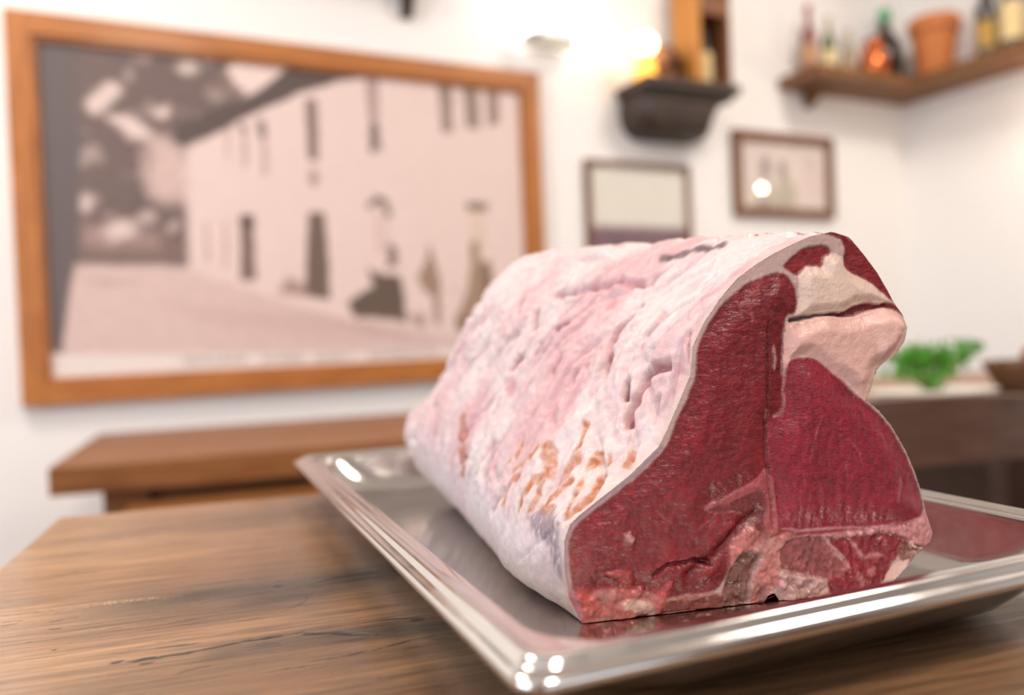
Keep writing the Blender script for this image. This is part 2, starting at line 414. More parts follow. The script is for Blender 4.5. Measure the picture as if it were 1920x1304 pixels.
CRACKS = [
 ([(.1098, -.3764), (.1256, -.3770), (.1486, -.3742), (.1654, -.3705), (.1878, -.3709), (.2078, -.3778), (.2271, -.3890)], 1.5, 2.5),
 ([(.1533, -.3727), (.1678, -.3708), (.1828, -.3703), (.1942, -.3705)], 1.3, 3.0),
 ([(.1877, -.3739), (.2028, -.3757), (.2222, -.3869)], 1.3, 2.5),
 ([(.1042, -.3760), (.1106, -.3741)], 1.4, 2.0), ([(.1135, -.3785), (.1187, -.3761), (.1250, -.3754)], 1.5, 2.0), ([(.1169, -.3825), (.1244, -.3817)], 1.1, 1.5),
 ([(.1219, -.2669), (.1364, -.2634), (.1576, -.2638), (.1778, -.2658)], 0.55, 0.8),
 ([(.1334, -.3015), (.1500, -.2980), (.1730, -.2948), (.1864, -.2944), (.1939, -.2934)], 0.6, 0.9),
 ([(.1863, -.2954), (.1955, -.2920), (.2099, -.2838), (.2293, -.2807), (.2458, -.2797)], 0.9, 1.6),
 ([(.1909, -.2942), (.1998, -.2961), (.2154, -.2931), (.2343, -.2924), (.2438, -.2932)], 0.9, 1.6),
 ([(.1773, -.2838), (.1814, -.2879), (.1838, -.2879)], 1.5, 2.0),
 ([(.1928, -.3056), (.1953, -.3138), (.1926, -.3215), (.1873, -.3286), (.1810, -.3341)], 0.5, 0.8),
 ([(.2111, -.3698), (.2246, -.3683), (.2405, -.3709), (.2513, -.3722)], 0.7, 1.2), ([(.2420, -.3749), (.2507, -.3753)], 2.2, 2.0),
 ([(.2171, -.4075), (.2273, -.4049), (.2406, -.4006), (.2536, -.4001)], 0.8, 1.2), ([(.2050, -.4091), (.2111, -.4077), (.2173, -.4062)], 0.7, 1.0),
 ([(.1863, -.4078), (.2002, -.4091), (.2075, -.4075)], 0.5, 0.8), ([(.1794, -.4130), (.1952, -.4146)], 0.4, 0.6),
 ([(.0374, -.2910), (.0439, -.2920), (.0505, -.2931)], 0.7, 1.0), ([(.0395, -.2986), (.0477, -.2971)], 0.6, 0.9), ([(.0611, -.3011), (.0696, -.2995), (.0771, -.2983)], 0.6, 0.9),
 ([(.0652, -.3136), (.0714, -.3138)], 0.7, 1.0), ([(.0572, -.3296), (.0618, -.3293)], 0.6, 0.9), ([(.0268, -.2522), (.0314, -.2512)], 0.5, 0.8), ([(.0741, -.3475), (.0773, -.3467)], 0.6, 0.8),
 ([(.1338, -.4022), (.1389, -.3983), (.1487, -.3962)], 0.6, 0.8),
]
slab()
for lx, ly in ((0.05, -0.06), (TW - 0.13, -0.06), (0.05, -TD + 0.14), (TW - 0.13, -TD + 0.14)):
    box('leg', (lx, lx + 0.08, ly - 0.08, ly, 0, TZ - TH), brown_wood, near_table, bevel=0.004)
for b in ((0.07, TW - 0.07, -0.11, -0.085), (0.07, TW - 0.07, -TD + 0.085, -TD + 0.11)):
    box('apron', (*b, TZ - TH - 0.08, TZ - TH), brown_wood, near_table)
for b in ((0.065, 0.09, -TD + 0.1, -0.1), (TW - 0.09, TW - 0.065, -TD + 0.1, -0.1)):
    box('apron', (*b, TZ - TH - 0.08, TZ - TH), brown_wood, near_table)

# ------------------------------------------------------------------ far table against the picture wall, low bench before it
FT = Matrix.Translation((-0.7955, 1.373, 0)) @ Matrix.Rotation(math.radians(19.2), 4, 'Z')
far_table = empty('side_table', FT); tag(far_table, 'brown wooden side table below the large framed picture', 'table')
FZ = CAM_Z - 0.20
top = box('tabletop', (0, 1.05, 0, 0.58, FZ - 0.048, FZ), brown_wood, far_table, bevel=0.003)
for lx in (0.075, 0.90):
    for ly in (0.05, 0.45): box('leg', (lx, lx + 0.075, ly, ly + 0.075, 0, FZ - 0.048), brown_wood, far_table, bevel=0.003)
box('apron', (0.15, 0.90, 0.07, 0.095, FZ - 0.13, FZ - 0.048), brown_wood, far_table)
box('apron', (0.15, 0.90, 0.48, 0.505, FZ - 0.13, FZ - 0.048), brown_wood, far_table)
BN = Matrix.Translation((-0.60, 1.185, 0)) @ Matrix.Rotation(math.radians(20), 4, 'Z')
bench = empty('bench', BN); tag(bench, 'low wooden bench pushed between foreground table and side table', 'bench')
BZ = CAM_Z - 0.275
box('seat', (0, 0.95, -0.06, 0.268, BZ - 0.03, BZ), brown_wood, bench, bevel=0.003)
for lx in (0.05, 0.84):
    for ly in (-0.02, 0.2): box('leg', (lx, lx + 0.05, ly, ly + 0.05, 0, BZ - 0.03), brown_wood, bench, bevel=0.003)

# ------------------------------------------------------------------ steel tray
TRZ = CAM_Z - 0.1026           # rim height
TR = Matrix.Translation((-0.0009, 0.2418, TRZ)) @ Matrix.Rotation(math.radians(22.4), 4, 'Z')
tray = empty('food_tray', TR @ Matrix.Translation((0, 0, -0.0397)))
tag(tray, 'shallow stainless steel tray holding the beef on the foreground table', 'tray')
TRW, TRL = 0.325, 0.530
def rr_ring(ins, rad, z, k=12):
    pts = []
    x0, x1, y0, y1 = ins, TRW - ins, ins, TRL - ins
    for (cx, cy, a0) in ((x1 - rad, y1 - rad, 0), (x0 + rad, y1 - rad, 90), (x0 + rad, y0 + rad, 180), (x1 - rad, y0 + rad, 270)):
        for i in range(k + 1):
            a = math.radians(a0 + 90 * i / k); pts.append((cx + rad * math.cos(a), cy + rad * math.sin(a), z))
    n = len(pts); out = []
    for i in range(n):
        out.append(pts[i])
    # subdivide the straight sides so that shading stays even
    return out
def tray_part(name, prof, m):
    bm = bmesh.new(); rings = [[bm.verts.new((x, y, z + 0.0397)) for x, y, z in rr_ring(*p)] for p in prof]
    n = len(rings[0])
    for a, b in zip(rings, rings[1:]):
        for i in range(n): bm.faces.new((a[i], a[(i + 1) % n], b[(i + 1) % n], b[i]))
    return bm, rings
prof_rim = [(0.0085, 0.012, -0.0085), (0.0012, 0.012, -0.0088), (0.0002, 0.012, -0.0080), (0.0, 0.012, -0.0060), (0.0008, 0.012, -0.0042), (0.0024, 0.012, -0.0036),
            (0.0044, 0.011, -0.0034), (0.0054, 0.011, -0.0026), (0.0060, 0.011, -0.0010), (0.0070, 0.011, -0.0002), (0.0084, 0.011, 0.0), (0.0098, 0.011, -0.0002),
            (0.0110, 0.011, -0.0012), (0.0122, 0.012, -0.0018), (0.0145, 0.015, -0.0018), (0.0168, 0.020, -0.0019), (0.0188, 0.026, -0.0024)]
bm, rg = tray_part('rim', prof_rim, steel_rim)
o = bm_obj('rim', bm, steel_rim, tray, smooth=True)
prof_in = [(0.0188, 0.026, -0.0024), (0.0200, 0.030, -0.0036), (0.0210, 0.033, -0.0056), (0.0232, 0.038, -0.011), (0.0262, 0.043, -0.018), (0.0300, 0.048, -0.0245), (0.0350, 0.052, -0.0300),
           (0.0420, 0.055, -0.0338), (0.050, 0.055, -0.0355), (0.058, 0.052, -0.0360), (0.085, 0.036, -0.0359), (0.13, 0.012, -0.0358)]
bm, rg = tray_part('basin', prof_in, steel)
bm.faces.new(rg[-1])
prof_out = [(0.0188, 0.026, -0.0030), (0.0190, 0.030, -0.0046), (0.0202, 0.033, -0.0066), (0.0222, 0.038, -0.012), (0.0252, 0.043, -0.019), (0.0288, 0.048, -0.0258), (0.0335, 0.052, -0.0318),
            (0.0405, 0.055, -0.0362), (0.050, 0.055, -0.0390), (0.058, 0.052, -0.0397), (0.13, 0.012, -0.0397)]
rings = [[bm.verts.new((x, y, z + 0.0397)) for x, y, z in rr_ring(*p)] for p in prof_out]
n = len(rings[0])
for a, b in zip(rings, rings[1:]):
    for i in range(n): bm.faces.new((a[i], b[i], b[(i + 1) % n], a[(i + 1) % n]))
bm.faces.new(rings[-1][::-1])
me = bpy.data.meshes.new('basin'); bm.to_mesh(me); bm.free()
me.polygons.foreach_set('use_smooth', [True] * len(me.polygons))
link('basin', me, tray, steel)

# ------------------------------------------------------------------ the beef loin
BEEF = Matrix.Translation((0.03032, 0.38098, CAM_Z - 0.139)) @ Matrix.Rotation(math.radians(12), 4, 'Z')
beef = empty('beef_loin', BEEF)
tag(beef, 'large raw bone-in beef loin with white fat cap lying in the steel tray', 'meat')
OUTLINE = [(-.0016, -.0003), (-.0084, .0141), (-.0099, .0294), (-.0094, .0407), (-.0066, .0480), (-.0020, .0519), (.0075, .0582), (.0239, .0691), (.0393, .0819), (.0448, .0914), (.0511, .1039), (.0568, .1153), (.0587, .1295), (.0644, .1401), (.0738, .1523), (.0841, .1625), (.0944, .1691), (.1032, .1737), (.1136, .1783), (.1241, .1822), (.1361, .1842), (.1457, .1814), (.1533, .1729), (.1612, .1630), (.1668, .1538), (.1703, .1474), (.1751, .1412), (.1777, .1343), (.1759, .1275), (.1707, .1211), (.1618, .1160), (.1582, .1118), (.1558, .1043), (.1522, .0984), (.1597, .0926), (.1669, .0839), (.1746, .0710), (.1799, .0587), (.1833, .0482), (.1855, .0377), (.1893, .0268), (.1875, .0225), (.1804, .0176), (.1738, .0110), (.1642, .0031), (.1541, -.0008), (.1387, -.0030), (.1250, -.0043), (.1101, -.0046), (.1016, -.0018), (.0978, .0050), (.0942, .0038), (.0906, -.0011), (.0853, -.0032), (.0800, -.0064), (.0624, -.0055), (.0403, -.0025), (.0212, -.0024), (.0106, -.0012)]
KEYS_OUT = [0, 3, 9, 15, 20, 27, 33, 40, 47]          # indices of the key points in OUTLINE
STAT = [0.05, 0.12, 0.20, 0.25, 0.29, 0.33, 0.356]
KEYS = [
 [(-.004, .000), (-.018, .040), (.026, .105), (.066, .156), (.122, .1900), (.176, .150), (.168, .100), (.188, .030), (.150, .000)],
 [(-.0065, .000), (-.027, .046), (.006, .110), (.044, .163), (.100, .1945), (.165, .162), (.170, .100), (.180, .035), (.140, .000)],
 [(-.009, .001), (-.040, .050), (-.016, .116), (.011, .170), (.066, .1985), (.140, .165), (.160, .100), (.165, .035), (.125, .000)],
 [(-.012, .003), (-.050, .053), (-.027, .116), (-.006, .160), (.038, .194), (.115, .155), (.140, .095), (.150, .035), (.110, .000)],
 [(-.020, .007), (-.057, .054), (-.043, .086), (-.014, .112), (.030, .146), (.090, .122), (.120, .080), (.130, .033), (.100, .000)],
 [(-.026, .013), (-.056, .052), (-.047, .076), (-.022, .091), (.020, .104), (.075, .098), (.100, .073), (.105, .030), (.080, .003)],
 [(-.022, .026), (-.040, .050), (-.032, .066), (-.012, .078), (.020, .086), (.060, .077), (.080, .060), (.082, .035), (.060, .016)]]
CNT = [44, 84, 72, 52, 18, 14, 14, 14, 18]
def ring_from_keys(K):
    K = np.asarray(K, float); n = len(K); out = []
    for i in range(n):
        a, b, c, d = K[i - 1], K[i], K[(i + 1) % n], K[(i + 2) % n]
        t = (np.arange(CNT[i]) / CNT[i])[:, None]
        out.append(0.5 * (2 * b + (c - a) * t + (2 * a - 5 * b + 4 * c - d) * t * t + (3 * b - a - 3 * c + d) * t ** 3))
    return np.concatenate(out)
def ring_from_outline():
    P = np.asarray(OUTLINE, float); out = []; ks = KEYS_OUT + [len(P)]
    for i in range(len(KEYS_OUT)):
        seg = np.array([P[j % len(P)] for j in range(ks[i], ks[i + 1] + 1)])
        L = np.concatenate([[0], np.cumsum(np.hypot(*np.diff(seg, axis=0).T))]); t = np.arange(CNT[i]) / CNT[i] * L[-1]
        out.append(np.stack([np.interp(t, L, seg[:, 0]), np.interp(t, L, seg[:, 1])], 1))
    return np.concatenate(out)
def loft(NA=330):
    rings = np.stack([ring_from_outline()] + [ring_from_keys(k) for k in KEYS])           # (S,M,2)
    st = np.array([0.0] + STAT)
    av = np.concatenate([[0, .0006, .0013, .002], np.linspace(.003, STAT[-1], NA - 4)])
    # monotone-ish cubic Hermite along the axis
    m = np.zeros_like(rings)
    for i in range(len(st)):
        lo, hi = max(i - 1, 0), min(i + 1, len(st) - 1)
        m[i] = (rings[hi] - rings[lo]) / (st[hi] - st[lo])
    out = []
    for a in av:
        i = min(np.searchsorted(st, a, side='right') - 1, len(st) - 2); h = st[i + 1] - st[i]; t = (a - st[i]) / h
        p = (2 * t ** 3 - 3 * t ** 2 + 1) * rings[i] + (t ** 3 - 2 * t ** 2 + t) * h * m[i] + (-2 * t ** 3 + 3 * t ** 2) * rings[i + 1] + (t ** 3 - t ** 2) * h * m[i + 1]
        out.append(np.stack([p[:, 0], np.full(len(p), a), p[:, 1]], 1))
    return np.stack(out), av                                                               # (A,M,3)
def seg_dist3(P, pts):
    pts = np.asarray(pts, float); best = np.full(len(P), 1e9)
    for a, b in zip(pts, pts[1:]):
        d = b - a; t = np.clip(((P - a) @ d) / max(d @ d, 1e-18), 0, 1)
        best = np.minimum(best, np.linalg.norm(P - a - t[:, None] * d, axis=1))
    return best
fat_m = mat('beef_fat', (238, 214, 212), 0.42, sss=0.22, sssr=(1.0, 0.45, 0.35), ssss=0.003, spec=0.45)
use_attr(fat_m, 260, 0.04); add_bump(fat_m, 200, 0.5, 0.0014, detail=5); add_bump(fat_m, 800, 0.3, 0.0005); vary_rough(fat_m, 120, 0.28, 0.55)
lean_m = mat('beef_lean', (150, 30, 40), 0.36, sss=0.10, sssr=(1.0, 0.25, 0.15), ssss=0.002, spec=0.5)
use_attr(lean_m, 450, 0.32); add_bump(lean_m, 420, 0.55, 0.0009, (1, 1, 2.0), 4); add_bump(lean_m, 1500, 0.45, 0.0005); vary_rough(lean_m, 260, 0.10, 0.40)
bone_m = mat('beef_bone', (210, 150, 140), 0.4, sss=0.12, sssr=(1, .4, .3), ssss=0.002)
use_attr(bone_m, 420, 0.26); add_bump(bone_m, 260, 0.7, 0.0014, detail=5); vary_rough(bone_m, 200, 0.18, 0.5)

CREASES = [  # polylines over the fat, depth mm, width mm, redness
 ([(.0566, .0617, .1511), (.0506, .0627, .1448), (.0445, .0649, .1384), (.0393, .0627, .1306), (.0349, .0595, .1232), (.0311, .0551, .1151)], 2.6, 2.4, .9),
 ([(.0607, .0388, .1475), (.0527, .0388, .1377), (.0469, .0378, .1285)], 1.2, 2.0, .5),
 ([(.0521, .0139, .1194), (.0491, .0204, .1185), (.0444, .0247, .1140), (.0400, .0236, .1057), (.0341, .0236, .0963), (.0319, .0204, .0900)], 3.2, 2.2, .9),
 ([(.0596, .0073, .1351), (.0575, .0041, .1290), (.0569, .0020, .1210)], 2.0, 1.3, 1.0),
 ([(.0289, .1149, .1433), (.0240, .1203, .1393)], 1.8, 2.0, 1.0), ([(.0152, .1290, .1309), (.0116, .1301, .1254)], 1.6, 2.2, .8),
 ([(.0046, .1453, .1227), (-.0002, .1496, .1165)], 1.8, 2.6, 1.0), ([(.0205, .1008, .1232), (.0148, .1029, .1154)], 1.6, 2.6, .7),
 ([(.0305, .0703, .1226), (.0260, .0769, .1194)], 1.2, 1.6, .8), ([(.0224, .0801, .1158), (.0182, .0779, .1086)], 1.2, 1.6, .6),
 ([(.0313, .1485, .1651), (.0340, .1377, .1619), (.0428, .1257, .1644), (.0522, .1127, .1673), (.0578, .1018, .1677)], 2.6, 3.0, .7),
 ([(.0578, .1018, .1677), (.0615, .0899, .1663), (.0651, .0779, .1649), (.0733, .0714, .1697), (.0772, .0693, .1723)], 2.4, 2.6, .5),
 ([(.0142, .1735, .1602), (.0112, .1692, .1527)], 1.6, 2.6, .7), ([(.0190, .1518, .1523), (.0153, .1464, .1428)], 1.8, 2.6, .7),
 ([(.0654, .1214, .1813), (.0561, .1518, .1863), (.0548, .1572, .1875)], 1.6, 2.4, .3),
 ([(-.0256, .0964, .0353), (-.0240, .0932, .0412), (-.0199, .0845, .0508)], 1.2, 2.6, .5), ([(-.0260, .1225, .0530), (-.0236, .1236, .0605), (-.0178, .1203, .0712), (-.0107, .1149, .0812)], 1.2, 3.0, .4),
 ([(.0380, .0334, .1107), (.0344, .0312, .1034)], 2.2, 2.0, 1.2),
 ([(.0417, .0725, .1384), (.0394, .0714, .1348)], 1.5, 2.2, .9), ([(-.0106, .1453, .0954), (-.0141, .1442, .0890)], 1.2, 2.4, .8),
 ([(.0693, .0000, .1464), (.0644, .0000, .1400), (.0585, .0000, .1276), (.0581, .0000, .1254)], 1.0, 1.6, .1),
 ([(.0452, .0128, .1048), (.0425, .0128, .1000), (.0402, .0095, .0926)], 1.0, 1.2, .3),
]
BROWN = [([(-.0086, .0921, .0755), (-.0119, .0910, .0696)], 16),
 ([(-.0150, .0953, .0659), (-.0177, .0964, .0612)], 13),
 ([(-.0155, .0855, .0610), (-.0110, .0801, .0670), (-.0065, .0703, .0703), (-.0031, .0703, .0754)], 20),
 ([(-.0005, .0617, .0755), (-.0016, .0540, .0705), (-.0044, .0486, .0643)], 42),
 ([(-.0147, .0779, .0594), (-.0192, .0834, .0522), (-.0222, .0834, .0433)], 24),
 ([(-.0032, .0486, .0659), (-.0101, .0573, .0592), (-.0149, .0595, .0516), (-.0176, .0584, .0450)], 26),
 ([(-.0077, .0486, .0594), (-.0109, .0454, .0531), (-.0152, .0486, .0466)], 20),
 ([(.0070, .0356, .0724), (.0031, .0356, .0678), (-.0000, .0356, .0640)], 44),
 ([(.0160, .0475, .0904), (.0127, .0421, .0830), (.0095, .0399, .0778)], 20),
 ([(.0169, .0236, .0761), (.0114, .0236, .0706)], 26),
 ([(.0031, .0280, .0641), (-.0041, .0312, .0572), (-.0109, .0367, .0502)], 22),
 ([(.0064, .0204, .0641), (-.0005, .0171, .0564), (-.0055, .0084, .0502)], 20),
 ([(.0124, .0117, .0657), (.0067, .0073, .0596), (-.0006, .0052, .0537), (-.0046, .0073, .0508)], 20),
 ([(.0159, .0139, .0696), (.0131, .0117, .0663)], 18),
 ([(.0284, .0084, .0777), (.0259, .0063, .0741)], 26),
 ([(.0197, .0182, .0756), (.0190, .0149, .0729)], 16),
 ([(-.0124, .0378, .0480), (-.0096, .0269, .0491)], 30)]
LUMPS = [([(.0422, .1431, .1722), (.0536, .1301, .1757)], 3.2, 11), ([(.0612, .1605, .1920), (.0676, .1431, .1899)], 2.6, 7), ([(.0746, .1051, .1822), (.0801, .0953, .1829)], 2.6, 8),
         ([(.0410, .0486, .1258), (.0341, .0410, .1106)], 2.0, 11), ([(.0231, .1138, .1342), (.0086, .1160, .1122)], 1.6, 14), ([(.0034, .1724, .1407), (-.0014, .1768, .1338)], 1.6, 12),
         ([(.0539, .0247, .1335), (.0493, .0258, .1248)], 1.2, 10), ([(.0263, .0508, .1059), (.0251, .0464, .1016)], 1.6, 3)]
def fat_cap():
    Pg, av = loft(); A, M, _ = Pg.shape
    P = Pg.reshape(-1, 3).copy()
    ring = np.concatenate([Pg[0][:, [0, 2]]]);
    arc = np.concatenate([[0], np.cumsum(np.linalg.norm(np.diff(Pg[A // 3], axis=0), axis=1))])
    U = np.tile(arc, (A, 1)).ravel(); W = np.repeat(av, M)
    # normals from the grid
    du = np.roll(Pg, -1, 1) - np.roll(Pg, 1, 1); dv = np.gradient(Pg, axis=0)
    N = np.cross(dv, du); N /= np.linalg.norm(N, axis=2, keepdims=True) + 1e-12
    cen = Pg.mean(1, keepdims=True)
    if ((Pg - cen) * N).sum() < 0: N = -N
    N = N.reshape(-1, 3)
    kA = sum(CNT[:4]); side = (np.tile(np.arange(M), A) < kA)          # the fat covered left side
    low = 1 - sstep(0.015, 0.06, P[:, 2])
    h = 0.0034 * fbm(U * 20, W * 58, 3.0, 3) + 0.0013 * pn(U * 60, W * 120, 5.0) + 0.0009 * pn(U * 200, W * 330, 8.0)
    fold = np.abs(pn(U * 15 + 2, W * 52 + 3 * pn(U * 8, W * 8, 1.0), 2.0))
    h = h - 0.0026 * np.exp(-(fold / 0.10) ** 2) * (1 - 0.8 * low)
    h = h * (1 - 0.45 * low)
    big = fbm(U * 9, W * 16, 9.0, 3); fine = fbm(U * 60, W * 110, 12.0, 3)
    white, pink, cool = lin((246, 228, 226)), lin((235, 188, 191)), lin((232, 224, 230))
    t = sstep(-0.35, 0.45, big + 0.35 * fine)
    c = white[None] * (1 - t[:, None]) + pink[None] * t[:, None]
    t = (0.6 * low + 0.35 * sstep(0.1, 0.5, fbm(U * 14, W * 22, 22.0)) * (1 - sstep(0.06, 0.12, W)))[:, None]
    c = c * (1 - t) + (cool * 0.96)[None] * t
    veins = np.exp(-(fold / 0.045) ** 2) * sstep(-0.1, 0.4, fbm(U * 18, W * 30, 17.0)) * (1 - low)
    c = c * (1 - 0.8 * veins[:, None] * np.array([0.12, 0.52, 0.45])[None])
    spots = sstep(0.42, 0.62, fbm(U * 45, W * 60, 27.0, 2)) * (1 - low)
    c = c * (1 - 0.8 * spots[:, None] * np.array([0.10, 0.45, 0.38])[None])
    for pts, amp, rad in LUMPS:
        h += amp * 1e-3 * np.exp(-(seg_dist3(P, pts) / (rad * 1e-3)) ** 2)
    wob = np.stack([pn(U * 160, W * 160, k) for k in (1.0, 2.0, 3.0)], 1) * 0.0010
    Q = P + wob
    for pts, dep, wid, red in CREASES:
        d = seg_dist3(Q, pts); h -= 1.5 * dep * 1e-3 * np.exp(-(d / (wid * 1e-3)) ** 2)
        h += 0.45 * dep * 1e-3 * np.exp(-((d - wid * 2.2e-3) / (wid * 1.5e-3)) ** 2)
        m = np.exp(-(d / (wid * 0.7e-3)) ** 2) * red
        c = c * (1 - np.clip(m[:, None] * np.array([0.35, 0.72, 0.70])[None], 0, 0.9))
    # brown dried film, torn into strands
    br = np.zeros(len(P)); wob = np.stack([fbm(U * 130, W * 130, k + 4.0, 4) for k in (1, 2, 3)], 1) * 0.0034
    for pts, w in BROWN:
        d = seg_dist3(P + wob, pts); hw = w * 0.092e-3 * 1.35
        br = np.maximum(br, 1 - sstep(hw * 0.45, hw * 1.25, d))
    br *= np.clip(0.75 + 0.9 * fbm(U * 220, W * 130, 33.0, 3), 0.1, 1.0)
    near = np.full(len(P), 1e9)
    for pts, w in BROWN: near = np.minimum(near, seg_dist3(P, pts))
    tn = 0.45 * np.exp(-(near / 0.005) ** 2) * np.clip(.6 + fbm(U * 50, W * 50, 61.0), 0, 1); c = c * (1 - tn[:, None]) + lin((232, 206, 180))[None] * tn[:, None]
    bc = lin((204, 116, 60))[None] * (1 + 0.35 * fbm(U * 160, W * 160, 35.0))[:, None]
    c = c * (1 - br[:, None]) + bc * br[:, None]
    h -= 0.0007 * br
    # smooth grey silverskin near the cut edge
    d = seg_dist3(P + wob, [(-.0144, .0367, .0439), (-.0133, .0247, .0414), (-.0113, .0139, .0419)]); g = 1 - sstep(0.004, 0.009, d)
    d = seg_dist3(P + wob, [(-.0112, .0215, .0453), (-.0113, .0106, .0404), (-.0114, .0073, .0326), (-.0095, .0000, .0252)]); g = np.maximum(g, 1 - sstep(0.003, 0.0085, d))
    strand = sstep(0.05, 0.30, fbm(U * 110, W * 380, 41.0, 3))
    g = g * (1 - 0.9 * strand)
    c = c * (1 - g[:, None]) + lin((172, 152, 160))[None] * g[:, None]
    # violet membrane along the top edge, cut rim, stamp, green fleck
    top = seg_dist3(P, [(.0809, .0823, .1795), (.0869, .0736, .1812), (.0936, .0627, .1826), (.1008, .0508, .1838)]); g = 0.9 * (1 - sstep(0.0018, 0.0055, top))
    c = c * (1 - g[:, None]) + lin((112, 84, 92))[None] * g[:, None]
    rim = (1 - sstep(0.001, 0.005, W))
    c = c * (1 - 0.75 * rim[:, None]) + lin((232, 205, 196))[None] * 0.75 * rim[:, None]
    e = seg_dist3(P, [(-.0282, .1844, .0818), (-.0312, .1714, .0672), (-.0335, .1627, .0503)]); hw = 0.0052
    g = (1 - sstep(hw * 0.8, hw * 1.05, e)) * np.clip(0.55 + 0.5 * np.exp(-((e - hw * .85) / .0012) ** 2) + 0.5 * fbm(U * 120, W * 120, 51.0), 0.15, 1)
    c = c * (1 - g[:, None]) + lin((196, 116, 84))[None] * g[:, None]
    e = seg_dist3(P, [(-.0411, .2061, .0553), (-.0410, .2050, .0517)]); g = 1 - sstep(0.0010, 0.0022, e)
    c = c * (1 - g[:, None]) + lin((40, 140, 96))[None] * g[:, None]
    # hidden right side and underside: flank muscle
    other = ~side
    c[other] = lin((176, 70, 74))[None] * (1 + 0.3 * fbm(U * 30, W * 30, 3.0))[other][:, None]
    h = h * sstep(0, 0.007, W)
    h = np.where(side, h, h * 0.5)
    h *= sstep(-0.002, 0.010, P[:, 2])
    V = P + N * h[:, None]
    V[:, 2] = np.maximum(V[:, 2], 0.0009)
    V[:M] = P[:M]; V[:M, 2] = np.maximum(V[:M, 2], 0.0009)
    i = np.arange(A - 1)[:, None] * M + np.arange(M)[None]; j = np.arange(A - 1)[:, None] * M + (np.arange(M)[None] + 1) % M
    Fq = np.stack([i, j, j + M, i + M], -1)
    colidx = np.arange(M)
    # rounded far end
    last = V[-M:]; cc = last.mean(0); extra = []; ec = []
    for sft, k in ((0.006, 0.86), (0.011, 0.62), (0.014, 0.34), (0.015, 0.05)):
        q = cc + (last - cc) * k; q[:, 1] += sft; extra.append(q); ec.append(c[-M:])
    n0 = len(V); V = np.concatenate([V] + extra); c = np.concatenate([c] + ec)
    a2 = np.arange(-1, 3)[:, None] * M + n0 + np.arange(M)[None]; b2 = np.arange(-1, 3)[:, None] * M + n0 + (np.arange(M)[None] + 1) % M
    Fe = np.stack([a2, b2, b2 + M, a2 + M], -1)
    Fall = np.concatenate([Fq, Fe], 0)
    is_side = np.broadcast_to(colidx[None] < kA, Fall.shape[:2])
    for nm, msk, mt in (('fat_cap', is_side, fat_m), ('flank_muscle', ~is_side, lean_m)):
        F = Fall[msk].reshape(-1, 4); used, inv = np.unique(F, return_inverse=True)
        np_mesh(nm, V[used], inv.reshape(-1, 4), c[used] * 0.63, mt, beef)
fat_cap()

# --- the cut face
R_STRIP = [(-.0065, .0215), (-.0077, .0317), (-.0074, .0397), (-.0048, .0461), (-.0002, .0502), (.0087, .0561), (.0265, .0674), (.0420, .0805), (.0482, .0922), (.0553, .1058), (.0596, .1152), (.0612, .1288), (.0678, .1405), (.0781, .1522), (.0912, .1605), (.1058, .1644), (.1121, .1608), (.1150, .1522), (.1139, .1438), (.1082, .1407), (.1067, .1169), (.1060, .0956), (.0973, .0882), (.0958, .0723), (.0965, .0670), (.0905, .0608), (.0789, .0564), (.0660, .0535), (.0644, .0484), (.0785, .0472), (.0864, .0426), (.0795, .0339), (.0755, .0277), (.0732, .0174), (.0658, .0094), (.0518, .0088), (.0421, .0088), (.0272, .0134), (.0085, .0161), (-.0043, .0124)]
R_TEND = [(.1082, .1163), (.1113, .1204), (.1166, .1215), (.1231, .1207), (.1284, .1172), (.1380, .1095), (.1454, .1026), (.1525, .0968), (.1597, .0909), (.1668, .0823), (.1739, .0700), (.1792, .0582), (.1826, .0474), (.1842, .0378), (.1810, .0353), (.1677, .0329), (.1491, .0334), (.1309, .0347), (.1159, .0352), (.1018, .0367), (.0990, .0388), (.0986, .0535), (.0965, .0656), (.0967, .0882), (.1060, .0956), (.1067, .1089)]
R_FATU = [(.1165, .1590), (.1175, .1634), (.1213, .1670), (.1270, .1670), (.1298, .1661), (.1317, .1716), (.1363, .1732), (.1412, .1714), (.1430, .1684), (.1447, .1643), (.1509, .1606), (.1584, .1573), (.1651, .1520), (.1697, .1483), (.1662, .1469), (.1581, .1475), (.1479, .1473), (.1441, .1449), (.1411, .1437), (.1311, .1431), (.1245, .1432), (.1212, .1419), (.1138, .1414), (.1153, .1473), (.1166, .1517)]
R_FATL = [(.1145, .1377), (.1178, .1395), (.1244, .1411), (.1311, .1423), (.1410, .1405), (.1477, .1412), (.1563, .1439), (.1640, .1449), (.1716, .1426), (.1771, .1386), (.1776, .1348), (.1750, .1288), (.1718, .1236), (.1656, .1182), (.1604, .1156), (.1582, .1140), (.1568, .1092), (.1541, .1048), (.1517, .0985), (.1488, .1005), (.1456, .1037), (.1407, .1081), (.1342, .1117), (.1269, .1165), (.1229, .1197), (.1205, .1216), (.1156, .1215), (.1123, .1202), (.1101, .1172), (.1077, .1176), (.1076, .1262), (.1087, .1379), (.1122, .1404)]
R_RED1 = [(.1309, .1838), (.1408, .1837), (.1470, .1799), (.1515, .1769), (.1568, .1708), (.1625, .1639), (.1669, .1570), (.1706, .1498), (.1692, .1485), (.1651, .1518), (.1584, .1573), (.1509, .1612), (.1443, .1649), (.1424, .1703), (.1430, .1755), (.1407, .1804)]
R_RED2 = [(.1087, .1673), (.1141, .1723), (.1207, .1758), (.1257, .1772), (.1323, .1772), (.1347, .1753), (.1346, .1730), (.1313, .1712), (.1298, .1661), (.1270, .1669), (.1221, .1670), (.1187, .1641), (.1162, .1625), (.1130, .1642)]
